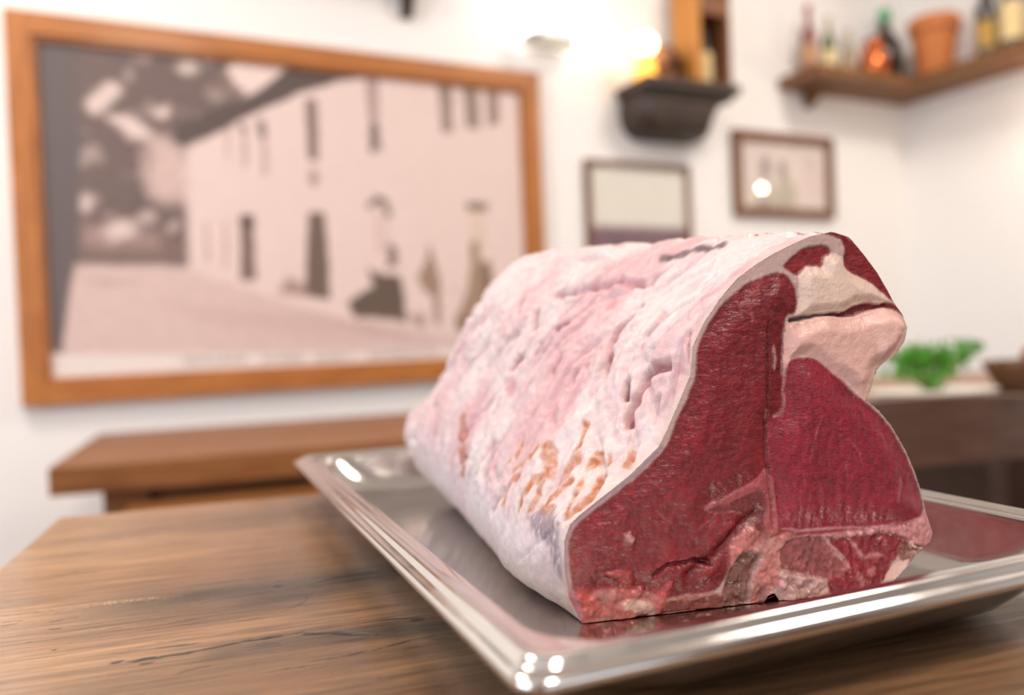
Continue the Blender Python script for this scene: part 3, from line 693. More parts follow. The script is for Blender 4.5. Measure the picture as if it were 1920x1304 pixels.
R_RED3 = [(.1319, .1427), (.1419, .1435), (.1462, .1456), (.1539, .1476), (.1615, .1466), (.1688, .1472), (.1734, .1446), (.1774, .1390), (.1716, .1432), (.1640, .1449), (.1563, .1439), (.1477, .1417), (.1410, .1411)]
R_WEDGE = [(.0940, .0677), (.0955, .0646), (.0990, .0622), (.0995, .0561), (.1011, .0374), (.1003, .0346), (.0932, .0359), (.0950, .0492), (.0941, .0563), (.0874, .0555), (.0763, .0523), (.0697, .0508), (.0631, .0496), (.0623, .0519), (.0698, .0535), (.0809, .0585), (.0899, .0629)]
R_PALE = [(.0750, .0316), (.0801, .0362), (.0857, .0393), (.0912, .0357), (.0956, .0356), (.1012, .0343), (.1102, .0337), (.1044, .0294), (.1010, .0230), (.1011, .0158), (.1026, .0100), (.0980, .0068), (.0938, .0006), (.0898, -.0024), (.0849, .0005), (.0840, .0062), (.0859, .0142), (.0895, .0200), (.0907, .0240), (.0820, .0269), (.0751, .0194), (.0715, .0111), (.0689, .0068), (.0725, .0156), (.0739, .0236)]
R_SPONGE = [(.0907, .0240), (.0895, .0200), (.0850, .0123), (.0835, .0017), (.0792, -.0040), (.0742, -.0055), (.0694, -.0009), (.0713, .0116), (.0751, .0194), (.0820, .0269)]
R_VERT = [(.1030, .0285), (.1090, .0316), (.1182, .0320), (.1250, .0308), (.1289, .0266), (.1346, .0209), (.1399, .0149), (.1359, .0100), (.1277, .0088), (.1220, .0104), (.1129, .0123), (.1039, .0143), (.1012, .0209)]
R_WHITE = [(.1030, .0146), (.1129, .0128), (.1243, .0093), (.1276, .0038), (.1291, -.0032), (.1226, -.0051), (.1100, -.0058), (.1016, -.0033), (.0989, .0026), (.1012, .0096)]
R_RLOW = [(.1284, .0282), (.1366, .0303), (.1484, .0310), (.1675, .0295), (.1746, .0257), (.1707, .0185), (.1658, .0147), (.1595, .0058), (.1520, -.0019), (.1413, -.0040), (.1285, -.0042), (.1272, .0090), (.1396, .0149)]
R_RPALE = [(.1239, .0315), (.1367, .0320), (.1556, .0327), (.1712, .0326), (.1810, .0353), (.1848, .0392), (.1905, .0253), (.1910, .0199), (.1842, .0189), (.1746, .0241), (.1674, .0284), (.1555, .0295), (.1413, .0292), (.1343, .0293)]
R_RBROWN = [(.1709, .0228), (.1818, .0213), (.1879, .0207), (.1803, .0144), (.1717, .0120), (.1689, .0176)]
R_RFAT = [(.1706, .0143), (.1748, .0139), (.1653, .0020), (.1544, -.0032), (.1507, -.0050), (.1595, .0058), (.1657, .0126)]
R_BOTL = [(-.0091, .0159), (.0011, .0173), (.0154, .0173), (.0278, .0141), (.0361, .0132), (.0431, .0155), (.0406, .0068), (.0357, .0023), (.0295, .0040), (.0178, -.0027), (.0126, -.0036), (-.0027, -.0023), (-.0064, .0059)]
R_BOTW = [(.0177, .0092), (.0255, .0094), (.0327, .0061), (.0331, .0031), (.0253, .0034), (.0186, .0047)]
R_RIB = [(.0335, .0005), (.0401, .0068), (.0508, .0082), (.0670, .0080), (.0734, .0033), (.0792, -.0040), (.0774, -.0089), (.0567, -.0061), (.0376, -.0049), (.0271, -.0037), (.0199, -.0014), (.0294, .0030)]

def cut_face():
    st = 0.00072
    xs = np.arange(-0.0125, 0.1925, st); zs = np.arange(-0.003, 0.1865, st)
    X, Z = np.meshgrid(xs, zs, indexing='ij'); x, z = X.ravel(), Z.ravel()
    out = np.asarray(OUTLINE, float)
    D = sdf(x, z, out)
    keep = D < st * 0.85
    # pull the outermost grid points onto the outline
    near = keep & (D > -st * 0.35)
    xi, zi = x[near], z[near]; bx, bz = xi.copy(), zi.copy(); bd = np.full(len(xi), 1e9)
    for i in range(len(out)):
        a, b = out[i], out[(i + 1) % len(out)]; d = b - a
        t = np.clip(((xi - a[0]) * d[0] + (zi - a[1]) * d[1]) / (d @ d), 0, 1); qx, qz = a[0] + t * d[0], a[1] + t * d[1]
        q = np.hypot(xi - qx, zi - qz); m = q < bd; bd[m] = q[m]; bx[m] = qx[m]; bz[m] = qz[m]
    x[near], z[near] = bx, bz; D[near] = 0
    # wobble for organic borders
    wx = x + 0.0009 * fbm(x * 130, z * 130, 1.0, 3); wz = z + 0.0009 * fbm(x * 130, z * 130, 6.0, 3)
    S = lambda poly, w=0.0009, k=3: 1 - sstep(-w, w, sdf(wx, wz, smooth_poly(poly, k)))
    f1 = fbm(x * 60, z * 60, 2.0); f2 = fbm(x * 260, z * 260, 3.0, 3); fib = fbm(x * 130, z * 420, 4.0, 3)
    fat = lin((222, 188, 180))[None] * (1 + 0.05 * f1 + 0.05 * f2)[:, None]
    c = fat.copy(); reg = np.zeros(len(x), int); h = np.zeros(len(x))
    h += 0.0006 * f1 + 0.0003 * f2
    def put(mask, colour, rid=None, jit=None):
        nonlocal c
        col = lin(colour)[None] * (1 + (0.10 * f1 + 0.08 * f2 if jit is None else jit))[:, None]
        c = c * (1 - mask[:, None]) + col * mask[:, None]
        if rid is not None: reg[mask > 0.5] = rid
    # fat on the flap
    m = S(R_FATU); put(m, (226, 198, 182), 3, 0.04 * f1 + 0.03 * f2); d = sdf(x, z, R_FATU); h += 0.0022 * sstep(0, 0.006, -d)
    m = S(R_FATL); put(m, (224, 178, 166), 7, 0.05 * f1 + 0.03 * f2); d = sdf(x, z, R_FATL); h += 0.0034 * sstep(0, 0.008, -d)
    d2 = sdf(x, z, [(.1551, .1341), (.1535, .1386), (.1596, .1429), (.1648, .1443), (.1716, .1422), (.1771, .1382), (.1774, .1348), (.1746, .1288), (.1701, .1229), (.1648, .1186), (.1596, .1173), (.1572, .1219), (.1574, .1280)])
    h += 0.0022 * sstep(0, 0.005, -d2); m = 1 - sstep(-.001, .001, d2); c = c * (1 + m[:, None] * np.array([0.06, 0.10, 0.10])[None])
    for P_ in (R_RED1, R_RED2): m = S(P_); put(m, (164, 34, 38), 4, 0.16 * fib + 0.10 * f2); h -= 0.0010 * m
    m = S(R_RED3, 0.0006); put(m, (160, 52, 46), 4); h -= 0.0026 * m
    # muscles
    m = S(R_STRIP); put(m, (152, 22, 34), 1, 0.40 * f1 + 0.26 * fib + 0.22 * f2)
    d = sdf(x, z, R_STRIP); h += 0.0026 * sstep(0, 0.012, -d) + m * (0.0003 * fib + 0.0004 * f1 + 0.0002 * f2)
    m = S(R_TEND); put(m, (168, 30, 54), 2, 0.34 * f1 + 0.26 * fbm(x * 400, z * 120, 14.0, 3) + 0.12 * f2)
    d = sdf(x, z, R_TEND); h += 0.0030 * sstep(0, 0.014, -d) + m * (0.0006 * fbm(x * 300, z * 100, 14.0, 3))
    # browner dried margin of the tenderloin, darker upper part of the strip
    g = m * (1 - sstep(0.0005, 0.006, -D)); c = c * (1 - 0.35 * g[:, None] * np.array([0.5, -0.2, 0.2])[None])
    g = S([(.0939, .1570), (.1115, .1592), (.1146, .1472), (.1078, .1376), (.0876, .1414), (.0777, .1418), (.0823, .1521)], 0.006); c = c * (1 - 0.12 * g[:, None])
    # flecks of marbling
    fl = sstep(0.44, 0.62, fbm(x * 170, z * 420, 19.0, 2)) * np.isin(reg, (1,)) + sstep(0.52, 0.68, fbm(x * 420, z * 160, 23.0, 2)) * np.isin(reg, (2,))
    c = c * (1 - 0.32 * fl[:, None]) + lin((214, 130, 130))[None] * 0.32 * fl[:, None]
    # seam between the muscles, groove column and its pale fleck
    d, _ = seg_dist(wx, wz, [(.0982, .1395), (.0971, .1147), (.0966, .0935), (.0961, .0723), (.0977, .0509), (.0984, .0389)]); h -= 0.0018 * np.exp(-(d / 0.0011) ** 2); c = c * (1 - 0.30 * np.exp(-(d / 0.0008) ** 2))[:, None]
    g = S([(.0984, .1358), (.1072, .1371), (.1070, .1169), (.1060, .0970), (.0975, .0961)], 0.0008); h -= 0.0014 * g; c = c * (1 - 0.12 * g[:, None])
    def line(pts, hw, colour, amt, hgt=0.0):
        nonlocal c, h
        d, p = seg_dist(wx, wz, pts); w = hw * np.interp(p, [0, .15, .85, 1], [.3, 1, 1, .3]); m = np.exp(-(d / w) ** 2) * amt
        c = c * (1 - m[:, None]) + lin(colour)[None] * m[:, None]; h = h + hgt * m
    line([(.1078, .1301), (.1072, .1142), (.1064, .0977)], 0.0004, (226, 150, 140), .8)
    line([(.1019, .1277), (.1025, .1219), (.1020, .1160)], 0.0011, (236, 178, 170), .9, .0006)
    line([(.0964, .0978), (.0959, .0909)], 0.0006, (228, 160, 150), .8)
    d, p = seg_dist(wx, wz, [(.1120, .1401), (.1197, .1414), (.1301, .1424), (.1377, .1430)]); g = np.exp(-(d / (0.0009 * np.interp(p, [0, .2, 1], [1, 1, .25]))) ** 2); h -= 0.0042 * g; c = c * (1 - 0.7 * g)[:, None]  # shadow in the flap's gap is darkened into the colour too
    for pts, hw, a in (([(.1263, .0929), (.1231, .0866), (.1204, .0787), (.1177, .0687)], .0005, .55), ([(.1356, .0826), (.1414, .0773), (.1458, .0716), (.1477, .0633)], .0004, .45), ([(.1698, .0578), (.1683, .0521), (.1665, .0448)], .0009, .75),
                       ([(.1312, .0428), (.1331, .0467), (.1338, .0507)], .0007, .45), ([(.1140, .0657), (.1151, .0549), (.1119, .0471)], .0004, .3), ([(.1413, .0746), (.1380, .0667), (.1392, .0571)], .0004, .35),
                       ([(.1570, .0845), (.1613, .0760), (.1642, .0676)], .0003, .3), ([(.1228, .0597), (.1255, .0514), (.1289, .0457)], .0004, .3),
                       ([(.0884, .1454), (.0894, .1414), (.0887, .1398)], .0010, .8), ([(.0831, .1432), (.0854, .1415)], .0008, .6), ([(.0557, .0400), (.0643, .0445), (.0701, .0492)], .0005, .5),
                       ([(.0688, .0533), (.0645, .0510), (.0622, .0499)], .0010, .6), ([(.0355, .0521), (.0447, .0435)], .0006, .4), ([(.0516, .0790), (.0534, .0774)], .0012, .8), ([(.0145, .0479), (.0164, .0473)], .0008, .8),
                       ([(.0821, .0680), (.0849, .0652), (.0877, .0636)], .0005, .4), ([(.0592, .0592), (.0647, .0562)], .0006, .4)):
        line(pts, hw * .85, (214, 130, 128), a * .75, .0003)
    line([(.0196, .0414), (.0222, .0391), (.0239, .0394)], 0.0022, (238, 176, 168), 1.0, .0022)
    # dark valley between muscle belly and bone
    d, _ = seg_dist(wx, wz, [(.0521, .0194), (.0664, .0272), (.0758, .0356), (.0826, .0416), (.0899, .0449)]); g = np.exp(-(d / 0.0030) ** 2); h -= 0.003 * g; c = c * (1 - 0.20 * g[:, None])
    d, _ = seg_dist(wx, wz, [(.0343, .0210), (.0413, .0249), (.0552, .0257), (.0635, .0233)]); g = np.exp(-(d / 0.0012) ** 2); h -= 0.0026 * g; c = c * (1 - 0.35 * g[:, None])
    m = S([(.0618, .0551), (.0847, .0612), (.0966, .0696), (.0989, .0375), (.0953, .0325), (.0836, .0283), (.0691, .0217), (.0611, .0356)]); put(m * (reg != 1) * (reg != 2), (140, 44, 44), 1)
    m = S([(.0991, .0412), (.1309, .0363), (.1553, .0342), (.1810, .0364), (.1871, .0270), (.1735, .0199), (.1428, .0282), (.1010, .0306)]); put(m * (reg != 2), (150, 40, 50), 9)
    # bone, pale tissue and trimmings along the bottom
    rag = 0.0026 * fbm(x * 200, z * 200, 44.0, 4)
    m = S(R_RLOW); put(m, (158, 36, 50), 9, 0.5 * f2 + 0.4 * f1); h += m * rag
    m = S(R_BOTL, .0024) * np.clip(.85 + .7 * f1, .35, 1); put(m, (206, 88, 84), 6, 0.45 * f1 + .25 * f2); h += m * (rag * 1.3 + .001)
    m = S(R_RIB, .0012); put(m, (140, 62, 52), 6, 0.4 * fbm(x * 90, z * 500, 45.0, 3)); h += m * (0.0026 * fbm(x * 60, z * 420, 45.0, 3))
    m = S(R_BOTW, .0012); put(m, (232, 190, 172), 6); h += .0012 * m
    m = S(R_PALE, .0016) * np.clip(.88 + .5 * f1, .5, 1); put(m, (216, 128, 122), 5, .30 * f1 + .22 * f2); h += m * (rag + .0008)
    m = S(R_SPONGE, .0016); put(m, (136, 84, 72), 5, .35 * f2); h += m * (rag * 1.2 - .0012)
    m = S(R_VERT); put(m, (172, 88, 88), 5, .40 * f1 + .30 * f2); h += m * (.0014 * f2 - .0006)
    d = np.abs(sdf(wx, wz, smooth_poly(R_VERT, 3))); g = np.exp(-(d / .0006) ** 2) * (z > 0.018); c = c * (1 - .7 * g[:, None]) + lin((226, 160, 154))[None] * .7 * g[:, None]; h += .0008 * g
    g = S([(.1175, .0298), (.1226, .0272), (.1235, .0209), (.1199, .0171), (.1143, .0197), (.1134, .0260)], .0045); c = c * (1 - .28 * g[:, None])
    m = S(R_WHITE, .0012); put(m, (222, 172, 164), 5, .22 * f1 + .14 * f2); h += m * (rag * 1.6 + .0016)
    m = S(R_RPALE, .0010); put(m, (220, 146, 144), 9, .1 * f1); h += m * (rag + .0012)
    m = S(R_RBROWN, .0014); put(m, (138, 78, 62), 9, .3 * f2)
    m = S(R_RFAT, .0008); put(m, (230, 190, 180), 8)
    m = S(R_WEDGE, .0006) * 0.8; put(m, (196, 96, 98), 5, .12 * f1 + .1 * f2); h += .0010 * m
    for pts, hw in (([(.1390, .0310), (.1480, .0175), (.1551, .0189), (.1599, .0180)], .0012), ([(.1295, .0245), (.1362, .0176), (.1407, .0129)], .0010), ([(.1501, .0099), (.1549, .0116)], .002),
                    ([(.1442, .0115), (.1475, .0038), (.1450, -.0001)], .0016)):
        line(pts, hw, (226, 150, 146), .75, .0008)
    for pts, hw in (([(.0095, .0238), (.0208, .0217), (.0217, .0187), (.0155, .0203)], .0022), ([(.0426, .0166), (.0381, .0100), (.0357, .0023)], .0022), ([(.0257, .0143), (.0288, .0130)], .0016)):
        line(pts, hw, (216, 84, 84), .8, .0022)
    line([(.1019, .0372), (.1130, .0347), (.1309, .0342), (.1552, .0331), (.1740, .0343)], .0007, (222, 150, 150), .7, .0008)
    line([(.0444, .0074), (.0551, .0072), (.0648, .0077)], .0014, (206, 130, 116), .8, .001)
    # lilac skin line along the left border
    d = seg_dist(x, z, [(-.0025, .0033), (-.0091, .0230), (-.0090, .0399), (-.0055, .0481), (.0075, .0577), (.0266, .0689), (.0406, .0813)])[0]; g = np.exp(-(d / .0011) ** 2) * .75
    c = c * (1 - g[:, None]) + lin((176, 140, 158))[None] * g[:, None]
    # notch under the spinal canal
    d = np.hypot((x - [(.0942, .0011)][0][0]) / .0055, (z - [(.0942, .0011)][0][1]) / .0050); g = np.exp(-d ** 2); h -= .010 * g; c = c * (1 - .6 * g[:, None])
    # edge falls back to meet the fat cap
    e = sstep(0, 0.0045, -D); h = h * e + 0.0011 * (e - 1)* 0
    V = np.stack([x, -h, np.maximum(z, 0.0009)], 1)
    nu, nv = len(xs), len(zs); F = grid_faces(nu, nv)
    # orient towards -y
    ok = keep[F].all(1); F = F[ok]
    # normals over the whole face
    fn = np.cross(V[F[:, 2]] - V[F[:, 0]], V[F[:, 3]] - V[F[:, 1]])
    if fn[:, 1].sum() > 0: F = F[:, ::-1]; fn = -fn
    vn = np.zeros_like(V)
    for k in range(4): np.add.at(vn, F[:, k], fn)
    vn /= np.linalg.norm(vn, axis=1, keepdims=True) + 1e-15
    fr = np.sort(reg[F], axis=1)[:, 2]
    for rid, nm, mt, lb in ((0, 'fat_edge', fat_m, None), (1, 'strip_muscle', lean_m, 'dark red strip muscle on the cut face'), (2, 'tenderloin_muscle', lean_m, 'crimson tenderloin muscle on the cut face'),
                        (3, 'flap_fat', fat_m, 'thick cream fat at the upper right of the cut face'), (4, 'flap_muscle', lean_m, None), (5, 'backbone', bone_m, 'sawn pinkish backbone at the bottom of the cut face'),
                        (6, 'bone_trimming', bone_m, None), (7, 'flap_fat', fat_m, 'pinkish fat lobe hanging at the right of the cut face'), (8, 'fat_sliver', fat_m, None), (9, 'chine_muscle', bone_m, None)):
        f = F[fr == rid]
        if not len(f): continue
        used, inv = np.unique(f, return_inverse=True)
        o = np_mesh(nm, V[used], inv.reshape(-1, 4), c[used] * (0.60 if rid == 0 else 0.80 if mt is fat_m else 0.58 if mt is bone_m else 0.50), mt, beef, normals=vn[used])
        if lb: o['label'] = lb
cut_face()

# ------------------------------------------------------------------ things on the picture wall (room frame: x = s, y = -n)
def RM(s, n, z, rz=0): return ROOM @ Matrix.Translation((s, -n, z)) @ Matrix.Rotation(rz, 4, 'Z')
def framed(name, s0, s1, z0, z1, w, depth, mv, mh, label, cat, printer, nx, nz, mprint, step=0.0, glass=True):
    root = empty(name, RM(s0, 0, z0)); tag(root, label, cat)
    W, H = s1 - s0, z1 - z0; g = 0.004
    def rail(b, m): 
        bm = bmesh.new(); add_box(bm, *b)
        return bm_obj('frame_rail', bm, m, root, bevel=min(0.004, w * 0.15), seg=2)
    y0, y1 = -depth, -0.001
    rail((0, w, y0, y1, 0, H), mv); rail((W - w, W, y0, y1, 0, H), mv)
    rail((w, W - w, y0, y1, 0, w), mh); rail((w, W - w, y0, y1, H - w, H), mh)
    if step:
        k = step
        for b, m in (((w - k * .2, w + k, y0 + .008, y1 - .002, w - k * .2, H - w + k * .2), mv), ((W - w - k, W - w + k * .2, y0 + .008, y1 - .002, w - k * .2, H - w + k * .2), mv),
                     ((w + k, W - w - k, y0 + .008, y1 - .002, w - k * .2, w + k), mh), ((w + k, W - w - k, y0 + .008, y1 - .002, H - w - k, H - w + k * .2), mh)):
            bm = bmesh.new(); add_box(bm, *b); bm_obj('inner_moulding', bm, m, root, bevel=.003)
    xs, zs = np.linspace(w * .9, W - w * .9, nx), np.linspace(w * .9, H - w * .9, nz)
    X, Z = np.meshgrid(xs, zs, indexing='ij')
    c = printer(X.ravel() + s0, Z.ravel() + z0)
    V = np.stack([X.ravel(), np.full(X.size, -depth * 0.45), Z.ravel()], 1)
    np_mesh('print', V, grid_faces(nx, nz), c, mprint, root, smooth=False)
    box('backing_board', (w * .5, W - w * .5, -depth * .42, -.002, w * .5, H - w * .5), small_frame, root, bevel=0)
    if glass: box('glass_pane', (w * .9, W - w * .9, -depth * .62, -depth * .55, w * .9, H - w * .9), pane_m, root, bevel=0)
    return root
print_m = mat('photo_print', (220, 205, 198), 0.55, spec=0.3); use_attr(print_m, 300, 0.05)
def make_pane():
    m = bpy.data.materials.new('picture_glass'); m.use_nodes = True; N, L = m.node_tree.nodes, m.node_tree.links
    N.remove(N['Principled BSDF'])
    tr = N.new('ShaderNodeBsdfTransparent'); gl = N.new('ShaderNodeBsdfGlossy'); gl.inputs['Roughness'].default_value = 0.015
    lw = N.new('ShaderNodeLayerWeight'); pw = N.new('ShaderNodeMath'); pw.operation = 'POWER'; pw.inputs[1].default_value = 5.0
    mr = N.new('ShaderNodeMapRange'); mr.inputs[3].default_value = 0.03; mr.inputs[4].default_value = 0.9; mx = N.new('ShaderNodeMixShader')
    nz = N.new('ShaderNodeTexNoise'); nz.inputs['Scale'].default_value = 3.0; rr = N.new('ShaderNodeMapRange'); rr.inputs[3].default_value = 0.002; rr.inputs[4].default_value = 0.005
    L.new(nz.outputs[0], rr.inputs[0]); L.new(rr.outputs[0], gl.inputs['Roughness'])
    L.new(lw.outputs['Facing'], pw.inputs[0]); L.new(pw.outputs[0], mr.inputs[0])
    L.new(mr.outputs[0], mx.inputs[0]); L.new(tr.outputs[0], mx.inputs[1]); L.new(gl.outputs[0], mx.inputs[2]); L.new(mx.outputs[0], N['Material Output'].inputs['Surface'])
    return m
pane_m = make_pane()

def big_print(x, z):
    n1 = fbm(x * 18, z * 18, 2.0); n2 = fbm(x * 40, z * 40, 4.0)
    wx, wz = x + .006 * n1, z + .006 * fbm(x * 18, z * 18, 9.0)
    bx, bz = x + .016 * fbm(x * 30, z * 30, 31.0), z + .016 * fbm(x * 30, z * 30, 37.0)
    c = np.tile(lin((226, 207, 200)), (len(x), 1)) * (1 + .03 * n1)[:, None]
    def put(poly, col, w=.006, wob=True, jit=.05, amt=1.0):
        nonlocal c
        d = sdf(wx if wob else x, wz if wob else z, poly); m = (1 - sstep(-w, w, d)) * amt
        c = c * (1 - m[:, None]) + lin(col)[None] * (1 + jit * n2)[:, None] * m[:, None]
    def blob(pts, r, col, amt=1.0):
        nonlocal c
        d, _ = seg_dist(bx, bz, pts); m = (1 - sstep(r * .2, r * 1.5, d)) * amt
        c = c * (1 - m[:, None]) + lin(col)[None] * m[:, None]
    G = (212, 188, 182); Dk = (94, 82, 79); Md = (146, 124, 114)
    put([(-.0710, 1.1090), (.2080, 1.0990), (.2980, 1.0640), (.4480, 1.0130), (.6080, .9620), (.8270, .9160), (1.1390, .8450), (1.1900, .7340), (-.1500, .8160)], G, .01, jit=.12)
    put([(.2080, 1.0920), (.3110, 1.0600), (.4620, 1.0050), (.6380, .9490), (.7310, .9380), (.5490, .9930), (.3790, 1.0490)], (228, 208, 200), .008)
    put([(.4890, .9680), (.6990, .9330), (.8590, .8810), (.6980, .9020)], (186, 150, 146), .014, amt=.6); put([(-.0380, 1.0720), (.0930, 1.0650), (.0200, 1.0450)], (176, 148, 144), .014, amt=.6)
    put([(.1400, 1.0040), (.4890, .9680), (.6660, .8880), (.2930, .9440)], (192, 160, 156), .03, amt=.4)
    # trees
    put([(-.1140, 1.6880), (.2070, 1.7040), (.4060, 1.6800), (.3890, 1.6000), (.3290, 1.4740), (.2210, 1.4100), (.1980, 1.3330), (.2160, 1.2370), (.2100, 1.1020), (-.0590, 1.1050), (-.1390, 1.0980)], Dk, .012, jit=.10)
    m = (1 - sstep(-.02, .02, sdf(bx, bz, [(-.0130, 1.6750), (.2070, 1.6900), (.3500, 1.6520), (.3170, 1.5220), (.2210, 1.4240), (.1920, 1.3330), (.2140, 1.2370), (.2110, 1.1820), (-.0330, 1.1770)]))) * sstep(.16, .5, fbm(x * 13, z * 13, 41.0, 3)) * .55
    c = c * (1 - m[:, None]) + lin((206, 184, 178))[None] * m[:, None]
    put([(-.0320, 1.2030), (.2040, 1.1680), (.2080, 1.1060), (-.0360, 1.1120)], (112, 94, 88), .02, jit=.2)
    put([(.1240, 1.4370), (.1810, 1.4330), (.2200, 1.4030), (.2200, 1.2680), (.1570, 1.2600), (.1270, 1.2810), (.1140, 1.3370), (.1300, 1.3630)], (204, 180, 173), .030, jit=.25)
    put([(-.0320, 1.1970), (.0630, 1.2060), (.1480, 1.1810), (.1460, 1.1470), (-.0230, 1.1480)], (176, 150, 145), .03, jit=.3, amt=.7)
    sky = (226, 207, 200)
    for pts, r, a in (([(.0130, 1.5010), (.0520, 1.5380)], .034, .95), ([(.0810, 1.4630), (.1110, 1.4390)], .038, 1), ([(.1600, 1.4880), (.1760, 1.5030)], .022, .8), ([(-.0190, 1.2500), (-.0120, 1.2630)], .030, .8), ([(.0380, 1.1850), (.0740, 1.1950)], .036, .85),
                      ([(.0880, 1.5820), (.0900, 1.5790)], .022, .4), ([(-.0260, 1.3610), (.0040, 1.3820)], .030, .38), ([(.1120, 1.2210), (.1250, 1.2280)], .03, .6), ([(.2270, 1.6130), (.2400, 1.6170)], .030, .8), ([(.2830, 1.6510), (.2880, 1.6560)], .028, .7),
                      ([(.2180, 1.6560), (.2250, 1.6600)], .026, .6), ([(.2920, 1.5550), (.3030, 1.5490)], .03, .3), ([(.0440, 1.4710), (.0670, 1.4660)], .016, .7), ([(.1730, 1.1950), (.1870, 1.2090)], .02, .5)):
        blob(pts, r * .66, sky, a * .9)
    put([(.3270, 1.6210), (.3670, 1.6620), (.5190, 1.6800), (.4300, 1.5900), (.3870, 1.5640), (.3470, 1.5810)], sky, .008)
    blob([(.3200, 1.5930), (.3460, 1.5670)], .02, Md, .6)
    put([(-.1140, 1.6880), (-.0180, 1.6740), (-.0260, 1.3610), (-.0400, 1.1380), (-.0650, 1.0200), (-.0820, .8880), (-.1470, .8880)], (104, 96, 96), .008, jit=.04)
    # house: roof, windows, doors
    put([(.1860, 1.4250), (.2150, 1.4140), (.2880, 1.4470), (.3850, 1.5070), (.5150, 1.5760), (.6350, 1.6250), (.7530, 1.6530), (.7560, 1.6840), (.5190, 1.6800), (.4300, 1.5900), (.3870, 1.5600), (.2900, 1.5130), (.1970, 1.4630)], Dk, .005, jit=.06)
    put([(.7040, 1.6360), (.7480, 1.6560), (.7350, 1.4760), (.7140, 1.5120)], (168, 140, 136), .004, amt=.9); blob([(.7290, 1.4980), (.7250, 1.4440)], .014, (96, 82, 78))
    for p in ([(.3190, 1.4660), (.3290, 1.4700), (.3280, 1.3850), (.3200, 1.3820)], [(.3590, 1.4800), (.3710, 1.4840), (.3730, 1.3680), (.3600, 1.3670)], [(.4080, 1.4960), (.4220, 1.5000), (.4250, 1.3480), (.4100, 1.3440)]): put(p, (176, 148, 143), .005, amt=.8)
    blob([(.3650, 1.4720), (.3660, 1.4640)], .012, Dk, .8); blob([(.4130, 1.4850), (.4150, 1.4590)], .013, Dk, .8)
    put([(.5330, 1.5620), (.5640, 1.5680), (.5640, 1.3970), (.5360, 1.3950)], (132, 112, 106), .005); blob([(.5460, 1.3590), (.5470, 1.3290)], .014, (150, 118, 114), .8)
    for p in ([(.9290, 1.6560), (.9730, 1.6580), (.9740, 1.5080), (.9330, 1.5010)], [(1.0080, 1.6580), (1.0610, 1.6600), (1.0620, 1.5210), (1.0130, 1.5200)], [(1.0860, 1.6630), (1.1300, 1.6640), (1.1280, 1.5430), (1.0880, 1.5330)]): put(p, (150, 130, 118), .006, jit=.25)
    put([(.3490, 1.2360), (.3820, 1.2400), (.3800, 1.0620), (.3390, 1.0630)], (128, 106, 100), .004); blob([(.3630, 1.2250), (.3640, 1.2160)], .020, (86, 74, 70))
    for p in ([(.2570, 1.2180), (.2670, 1.2180), (.2660, 1.1130), (.2550, 1.1130)], [(.3020, 1.2190), (.3130, 1.2190), (.3100, 1.0920), (.2990, 1.0920)]): put(p, (196, 168, 162), .004)
    put([(.5270, 1.2500), (.5750, 1.2550), (.5820, 1.0080), (.5090, 1.0180), (.5190, 1.1290)], (112, 96, 86), .004, jit=.05)
    put([(.4650, 1.0710), (.5140, 1.0480), (.5090, 1.0150), (.4350, 1.0300)], (150, 118, 112), .01, amt=.8)
    blob([(.7070, 1.2760), (.7270, 1.2960), (.7490, 1.2850), (.7570, 1.2520)], .011, (110, 92, 88)); put([(.7130, 1.2610), (.7510, 1.2540), (.7640, 1.1470), (.7110, 1.1310)], (214, 190, 184), .006)
    put([(1.0000, 1.2950), (1.0780, 1.2970), (1.0730, 1.2710), (1.0090, 1.2690)], (132, 114, 96), .004); put([(1.0130, 1.2690), (1.0700, 1.2710), (1.0680, 1.1500), (1.0150, 1.1500)], (216, 194, 180), .006)
    # car and people
    put([(.6270, .9980), (.6780, 1.0320), (.7040, 1.0460), (.6900, 1.0970), (.7300, 1.0780), (.7880, 1.0730), (.7980, 1.0070), (.7990, .9360), (.7550, .9490), (.6530, .9550), (.6380, .9680)], (100, 86, 76), .005, jit=.1)
    blob([(.7640, 1.1550), (.7680, 1.1320)], .012, (112, 92, 86)); put([(.7410, 1.1010), (.7650, 1.1320), (.7830, 1.1010)], (116, 94, 88), .004)
    put([(.8050, .9610), (.8620, .9590), (.8570, .9150), (.8120, .9450)], (170, 144, 132), .008)
    put([(.8390, 1.0700), (.8690, 1.1170), (.8800, 1.1720), (.8930, 1.1330), (.9140, 1.0530), (.9050, .9260), (.8880, .9270), (.8850, 1.0140), (.8570, 1.0300)], (156, 130, 114), .005)
    put([(.9760, .9810), (.9960, 1.0290), (1.0130, 1.1010), (1.0120, 1.1740), (1.0370, 1.1830), (1.0450, 1.1180), (1.0780, 1.1210), (1.0850, 1.0360), (1.0670, .8730), (.9790, .8820), (.9550, .9250)], (160, 134, 114), .006)
    blob([(1.0660, 1.1010), (1.0640, .9710)], .016, (124, 102, 84), .9); blob([(.9670, .9410), (.9730, .9150)], .012, (120, 98, 84), .8); blob([(1.0260, 1.1630), (1.0290, 1.1560)], .012, (128, 106, 88), .9)
    blob([(.9540, 1.0290), (.9570, 1.0260)], .012, (206, 176, 164), .8)
    # caption strip with its faint lettering
    put([(-.1690, .8890), (.1350, .8750), (.6030, .8600), (1.2150, .8540), (1.2830, .6600), (-.1740, .7670)], (224, 215, 209), .003, wob=False, jit=.01)
